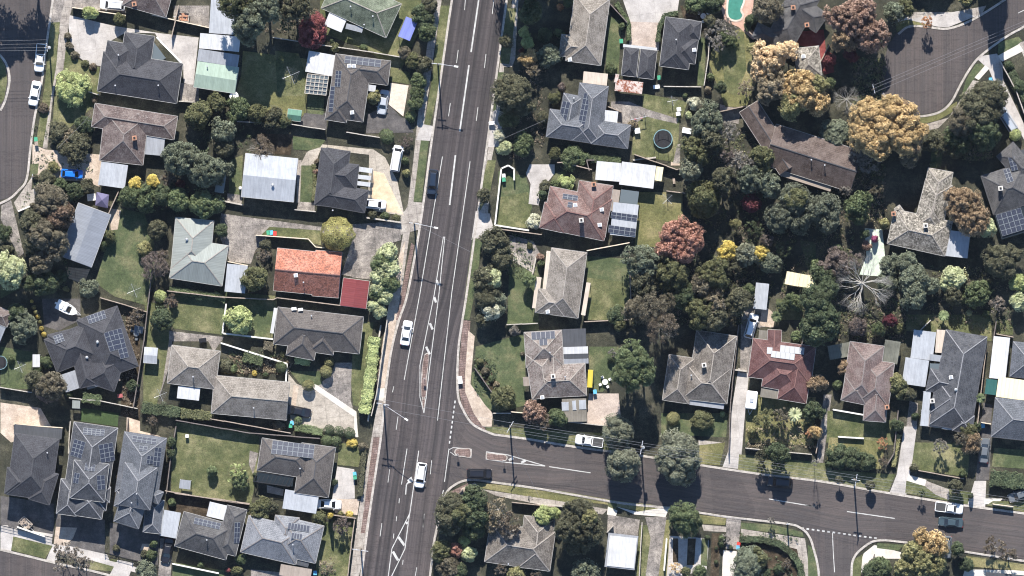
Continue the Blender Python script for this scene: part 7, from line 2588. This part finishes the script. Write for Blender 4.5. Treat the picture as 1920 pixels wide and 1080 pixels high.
# ------------------------------------------------------------------ poles, lamps, wires
pole(*a1(355, 350)[0], 9, "power pole with transformer on verge beside parked white utility truck", ((95, 1.6, .3), (5, 1.2, 1.0)), transformer=True)
pole(*e1(236, 470)[0], 11, "tall power pole with lamp arm over upper main road", ((-5, 2.2, .3), (-5, 1.6, 1.6)), lamp=e1(370, 490)[0])
pole(*f1(65, 575)[0], 10, "power pole with short lamp arm beside middle of main road", ((-6, 1.8, .3),), lamp=f1(225, 608)[0])
pole(*c2(1232, 835)[0], 11, "power pole with long lamp arm near the side street junction", ((-10, 2.4, .3), (-10, 2.0, 1.4)), lamp=c2(1400, 945)[0])
pole(*d2(1068, 885)[0], 9, "small power pole with one white crossarm near bottom of main road", ((-8, 3.0, .3),))
pole(*g1(758, 1000)[0], 10.5, "power pole with crossed arms on corner of side street", ((60, 2.4, .3), (60, 2.0, 1.2)))
pole(*i2(238, 145)[0], 10.5, "power pole with transformer between two big street trees", ((80, 2.6, .3), (80, 1.8, 1.3)), transformer=True)
pole(*i3(315, 380)[0], 10.5, "power pole with double arms on side street verge at right", ((80, 2.3, .3), (-8, 1.6, 1.3)))
pole(*T(1520, 0)(445, 650)[0], 9, "power pole at the cul-de-sac left side", ((105, 1.7, .3),))
pole(*i2(1298, 700)[0], 5, "slim dark street sign pole on curved verge", ((10, .7, .2),), name="street_lamp")
pole(*b1(242, 238)[0], 6, "short pole beside footpath above small verge island", ((80, 1.0, .3),))
P4, P6, P7, P8 = c2(1232, 835)[0], g1(758, 1000)[0], i2(238, 145)[0], i3(315, 380)[0]
for i, o in enumerate((-9, -4, 4, 9)):
    wire((P6[0] + o * .3, P6[1] + o), (P7[0] + o * .2, P7[1] + o), 10.4, 10.4, "between the corner pole and transformer pole of side street")
    wire((P7[0] + o * .2, P7[1] + o), (P8[0] + o * .2, P8[1] + o), 10.4, 10.4, "from the transformer pole to the right pole of side street")
    wire((P8[0] + o * .2, P8[1] + o), (1990, 955 + o), 10.4, 10.4, "from the side street right pole to the right edge")
for o in (-8, 8): wire((P4[0], P4[1] + o), (P6[0], P6[1] + o), 10.4, 10.4, "crossing the main road to the corner pole")
for o in (-16, -8, 0, 6): wire((-60, 93 + o * .8), (92, 91 + o * .9), 8.7, 8.7, "crossing the left street", .3)
pc = T(1520, 0)(445, 650)[0]
for o in (-7, -1, 7): wire((pc[0], pc[1] + o), (1960, 30 + o), 8.7, 8.7, "crossing over the upper right cul-de-sac", 1.0)
wire(f1(65, 575)[0], f1(470, 780)[0], 9.5, 9.0, "crossing middle of main road to the right verge", .5)
wire(e1(1010, 870)[0], e1(700, 1010)[0], 3.5, 7.5, "running to the blue grey solar house", .3)
wire(i1(778, 120)[0], i1(975, 520)[0], 9.8, 4.0, "from the corner pole to the lower corner house", .4)
wire(a1(660, 830)[0], a1(430, 1075)[0], 3.5, 6.5, "running to the patchy reddish grey house", .3)

# ------------------------------------------------------------------ garden things
bin_(*a1(258, 1008)[0], 'lidgreen', "green lidded wheelie bin on the left street verge")
bin_(*a1(262, 1040)[0], 'timber', "brown lidded wheelie bin on the left street verge")
bin_(*b2(397, 642)[0], 'lidgreen', "green lidded bin in the row above orange terracotta roof")
bin_(*b2(420, 642)[0], 'lidblue', "pale blue lidded bin in middle of row above orange roof")
bin_(*b2(444, 648)[0], 'lidred', "red lidded bin in row above orange terracotta roof")
bin_(*f1(712, 232)[0], 'fabricwhite', "white topped bin by the white fence beside main road")
bin_(*f1(712, 258)[0], 'lidgreen', "green lidded bin by the white fence beside main road")
bin_(*c2(568, 978)[0], 'lidblue', "light blue lidded bin beside pruned round bush")
bin_(*c2(558, 998)[0], 'lidgreen', "green lidded bin beside pruned round bush")
bin_(*d2(1022, 345)[0], 'lidblue', "blue lidded bin beside concrete driveway and dark hedge")
bin_(*d2(1024, 368)[0], 'lidgreen', "green lidded bin beside concrete driveway and dark hedge")
bin_(*d2(736, 1060)[0], 'lidblue', "blue lidded bin near bottom edge beside light grey house")
bin_(*T(1520, 0)(1303, 578)[0], 'lidblue', "pale blue lidded bin beside drive near cul-de-sac")
bin_(*T(1520, 0)(1313, 602)[0], 'lidgreen', "green lidded bin beside drive near cul-de-sac")
bin_(*T(1520, 0)(1338, 638)[0], 'lidred', "red lidded bin beside drive near cul-de-sac")
bin_(*i2(942, 875)[0], 'lidblue', "light blue lidded bin beside the dark curved hedge")
bin_(*i2(945, 852)[0], 'lidred', "red lidded bin beside the dark curved hedge")
bin_(*e2(96, 298)[0], 'lidgreen', "green lidded bin beside twin hipped garage forecourt")
bin_(*e2(370, 562)[0], 'lidgreen', "green lidded bin between twin garage and charcoal house")
bin_(*g1(1372, 752)[0], 'lidblue', "blue lidded bin beside weathered corner house yard")
bin_(*T(1520, 540)(1248, 998)[0], 'lidblue', "blue lidded bin at lower right beside narrow drive")
trampoline(*e2(398, 1005)[0], 3.6, "round black trampoline with pale blue rim on back lawn")
trampoline(*c1(2, 540)[0], 2.6, "round trampoline cut by the left edge")
clothesline(*a2(560, 545)[0], 3.6, "rotary clothesline on the dry lawn below crimson tree")
clothesline(*c1(1160, 775)[0], 2.6, "rotary clothesline on side lawn below white gabled shed")
clothesline(*b1(970, 1060)[0], 2.8, "rotary clothesline with red cloth on the long lawn")
clothesline(*T(1140, 270)(430, 400)[0], 2.4, "rotary clothesline on dry lawn above coral red tree", .75)
clothesline(*c1(145, 570)[0], 2.4, "rotary clothesline on bright lawn near the left edge")
clothesline(*e2(465, 730)[0], 2.0, "small clothesline on lawn below charcoal house", .2)
tank(*a2(150, 695)[0], 1.6, 2.0, "round white water tank below green gabled garage")
tank(*b2(196, 320)[0], .6, 1.8, "slim white tank at corner of white gabled building")
gazebo(*b1(700, 347, 790, 367, 780, 465), 'purplecanvas', "purple grey pyramid gazebo between white carport and blue grey house")
make_building("canopy", "canopy", None, "bright blue flat canopy beside the green tiled house", 'canvasblue', 2.0, [('f', [W(*p) for p in a2(1395, 120, 1480, 155, 1435, 303)], None, ['canvasblue', '2.1'])])
table_set(*T(1140, 270)(-30, -55)[0], "round table on the patio of blue grey solar house", 2)
table_set(*c1(985, 330)[0], "pale table beside dark rotated solar house", 3, 'cargrey')
table_set(*d1(1440, 330)[0], "small table", 0) if False else None
table_set(*g1(1445, 680)[0], "pale table behind weathered corner house", 4)
table_set(*e2(690, 115)[0], "white table right of charcoal house top corner", 3, 'whitepaint')
swing(*e2(220, 855)[0], "swing frame on pink patio above the trampoline lawn")
def box_thing(name, cat, x, y, size, mat, label, rz=.12, lid=None):
    E = empty(name, W(x, y), rz)
    mb = MB(); mb.box((0, 0, size[2] / 2), size); mobj("body", mb.mesh("body", [mat]), E)
    mb = MB(); mb.box((0, 0, size[2] + .03), (size[0] + .1, size[1] + .1, .06)); mobj("lid", mb.mesh("lid", [lid or mat]), E)
    tag(E, cat, label)
box_thing("storage_box", "box", *e2(213, 945)[0], (.9, .9, 1.0), 'whitepaint', "white storage box on lawn beside the blue grey solar house")
box_thing("garden_bench", "bench", *e2(350, 627)[0], (1.1, .6, .5), 'whitepaint', "white garden bench below charcoal house")
box_thing("storage_box", "box", *b1(660, 385)[0], (1.5, 1.2, .7), 'fabricwhite', "white outdoor box beside purple grey gazebo")
box_thing("beehive", "hive", *e2(513, 790)[0], (.7, .6, 1.2), 'whitepaint', "upper white hive box on the back lawn edge")
box_thing("beehive", "hive", *e2(508, 822)[0], (.7, .6, 1.2), 'whitepaint', "lower white hive box on the back lawn edge")
box_thing("cabinet", "cabinet", *e2(570, 945)[0], (1.6, .9, 1.3), 'whitepaint', "white garden cabinet near the trampoline", -.2)
box_thing("post_box", "post box", *d1(1352, 68)[0], (.5, .5, 1.0), 'whitepaint', "small white box on bright lawn near the townhouses")
box_thing("spa_tub", "spa", *c1(1002, 300)[0], (1.6, 1.2, .8), 'darktimber', "dark spa tub right of rotated solar house", -.2, 'cargrey')
box_thing("compost_bin", "bin", *c1(866, 780)[0], (.9, .6, .5), 'plasticred', "red plastic toy below the rotated solar house")
box_thing("utility_box", "box", *e1(625, 890)[0], (1.0, .5, .9), 'whitepaint', "white utility box on verge right of main road")
box_thing("utility_box", "box", *g1(396, 665)[0], (.7, 1.3, .9), 'whitepaint', "tall white utility box on brick verge at corner")
box_thing("bench", "bench", *T(1140, 270)(478, 268)[0], (.35, .9, .5), 'timber', "brown garden bench on dry lawn right of white carport")
box_thing("barbecue", "barbecue", *c1(1465, 378)[0], (1.3, .7, 1.0), 'blackpaint', "black barbecue above taupe hipped house")
for x, y, l in ((378, 215, "left"), (712, 262, "middle")):
    bollard_sign(*i1(x, y - 18)[0], "small sign post on the %s brick traffic island of side street" % l)
bollard_sign(*g1(138, 655)[0], "small sign post on brick island in main road")

# ------------------------------------------------------------------ unique labels for plants and fences
def direction(dx, dy):
    a = math.degrees(math.atan2(-dy, dx)) % 360
    return ["right of", "at upper right of", "above", "at upper left of", "left of", "at lower left of", "below", "at lower right of"][int(((a + 22.5) % 360) // 45)]
LP = [((960 + x * 10), (540 - y * 10), ph) for x, y, ph, E in LAND]
rows = []
for t in THINGS:
    o, lab, auto, pos = t
    if lab or not auto: continue
    words, size = auto; x, y = pos
    near = sorted(LP, key=lambda l: math.hypot(l[0] - x, l[1] - y))
    rows.append([o, words, size, x, y, near, 0])
def lab(r, k):
    l = r[5][k]; return "%s %s the %s" % (r[1], direction(r[3] - l[0], r[4] - l[1]), l[2])
rank = ["nearest one", "second nearest", "third nearest", "fourth nearest", "fifth nearest", "sixth nearest", "seventh nearest", "eighth nearest", "ninth nearest", "tenth nearest"]
groups = {}
for r in rows:
    r.append(lab(r, 0)); groups.setdefault(r[7], []).append(r)
for key, rs in groups.items():
    if len(rs) == 1: rs[0][0]["label"] = key; continue
    l = rs[0][5][0]
    if len(rs) == 2:
        a, b = sorted(rs, key=lambda r: r[2])
        if b[2] > a[2] * 1.3:
            a[0]["label"] = "smaller " + key; b[0]["label"] = "larger " + key; continue
    rs.sort(key=lambda r: math.hypot(r[3] - l[0], r[4] - l[1]))
    for i, r in enumerate(rs): r[0]["label"] = key + ", " + rank[min(i, 9)]
for r in rows:
    o = r[0]; c = o["category"]
    if len(o["label"].split()) > 16: o["label"] = ' '.join(w for w in o["label"].split() if w not in ('the', 'house'))
    if len(o["label"].split()) > 16: o["label"] = ' '.join(w for w in o["label"].split() if w not in ('a', 'with', 'one', 'big', 'little', 'twiggy'))
    o["group"] = {"tree": "garden and street trees", "shrub": "shrubs in the gardens", "hedge": "clipped hedges", "fence": "fences between the gardens", "palm": "spiky palms", "wall": "low garden walls"}.get(c, c)

for r in rows:
    if len(r[0]["label"].split()) > 16: print("LONG", r[0]["label"])
# ------------------------------------------------------------------ the air between the aircraft and the ground
def haze_box():
    mb = MB(); mb.prism([(-1000, -1000), (1000, -1000), (1000, 1000), (-1000, 1000)], -1.0, ALT + 20)
    m = bpy.data.materials.new("haze"); m.use_nodes = True
    nt = m.node_tree; nt.nodes.clear()
    out = nt.nodes.new("ShaderNodeOutputMaterial"); v = nt.nodes.new("ShaderNodeVolumePrincipled")
    v.inputs["Color"].default_value = (.68, .78, 1.0, 1); v.inputs["Density"].default_value = HAZE; v.inputs["Anisotropy"].default_value = 0.0
    nt.links.new(v.outputs[0], out.inputs["Volume"])
    MATS["haze"] = m
    o = mb.build("haze", ["haze"]); o["kind"] = "stuff"
HAZE = 0.6e-5
haze_box()
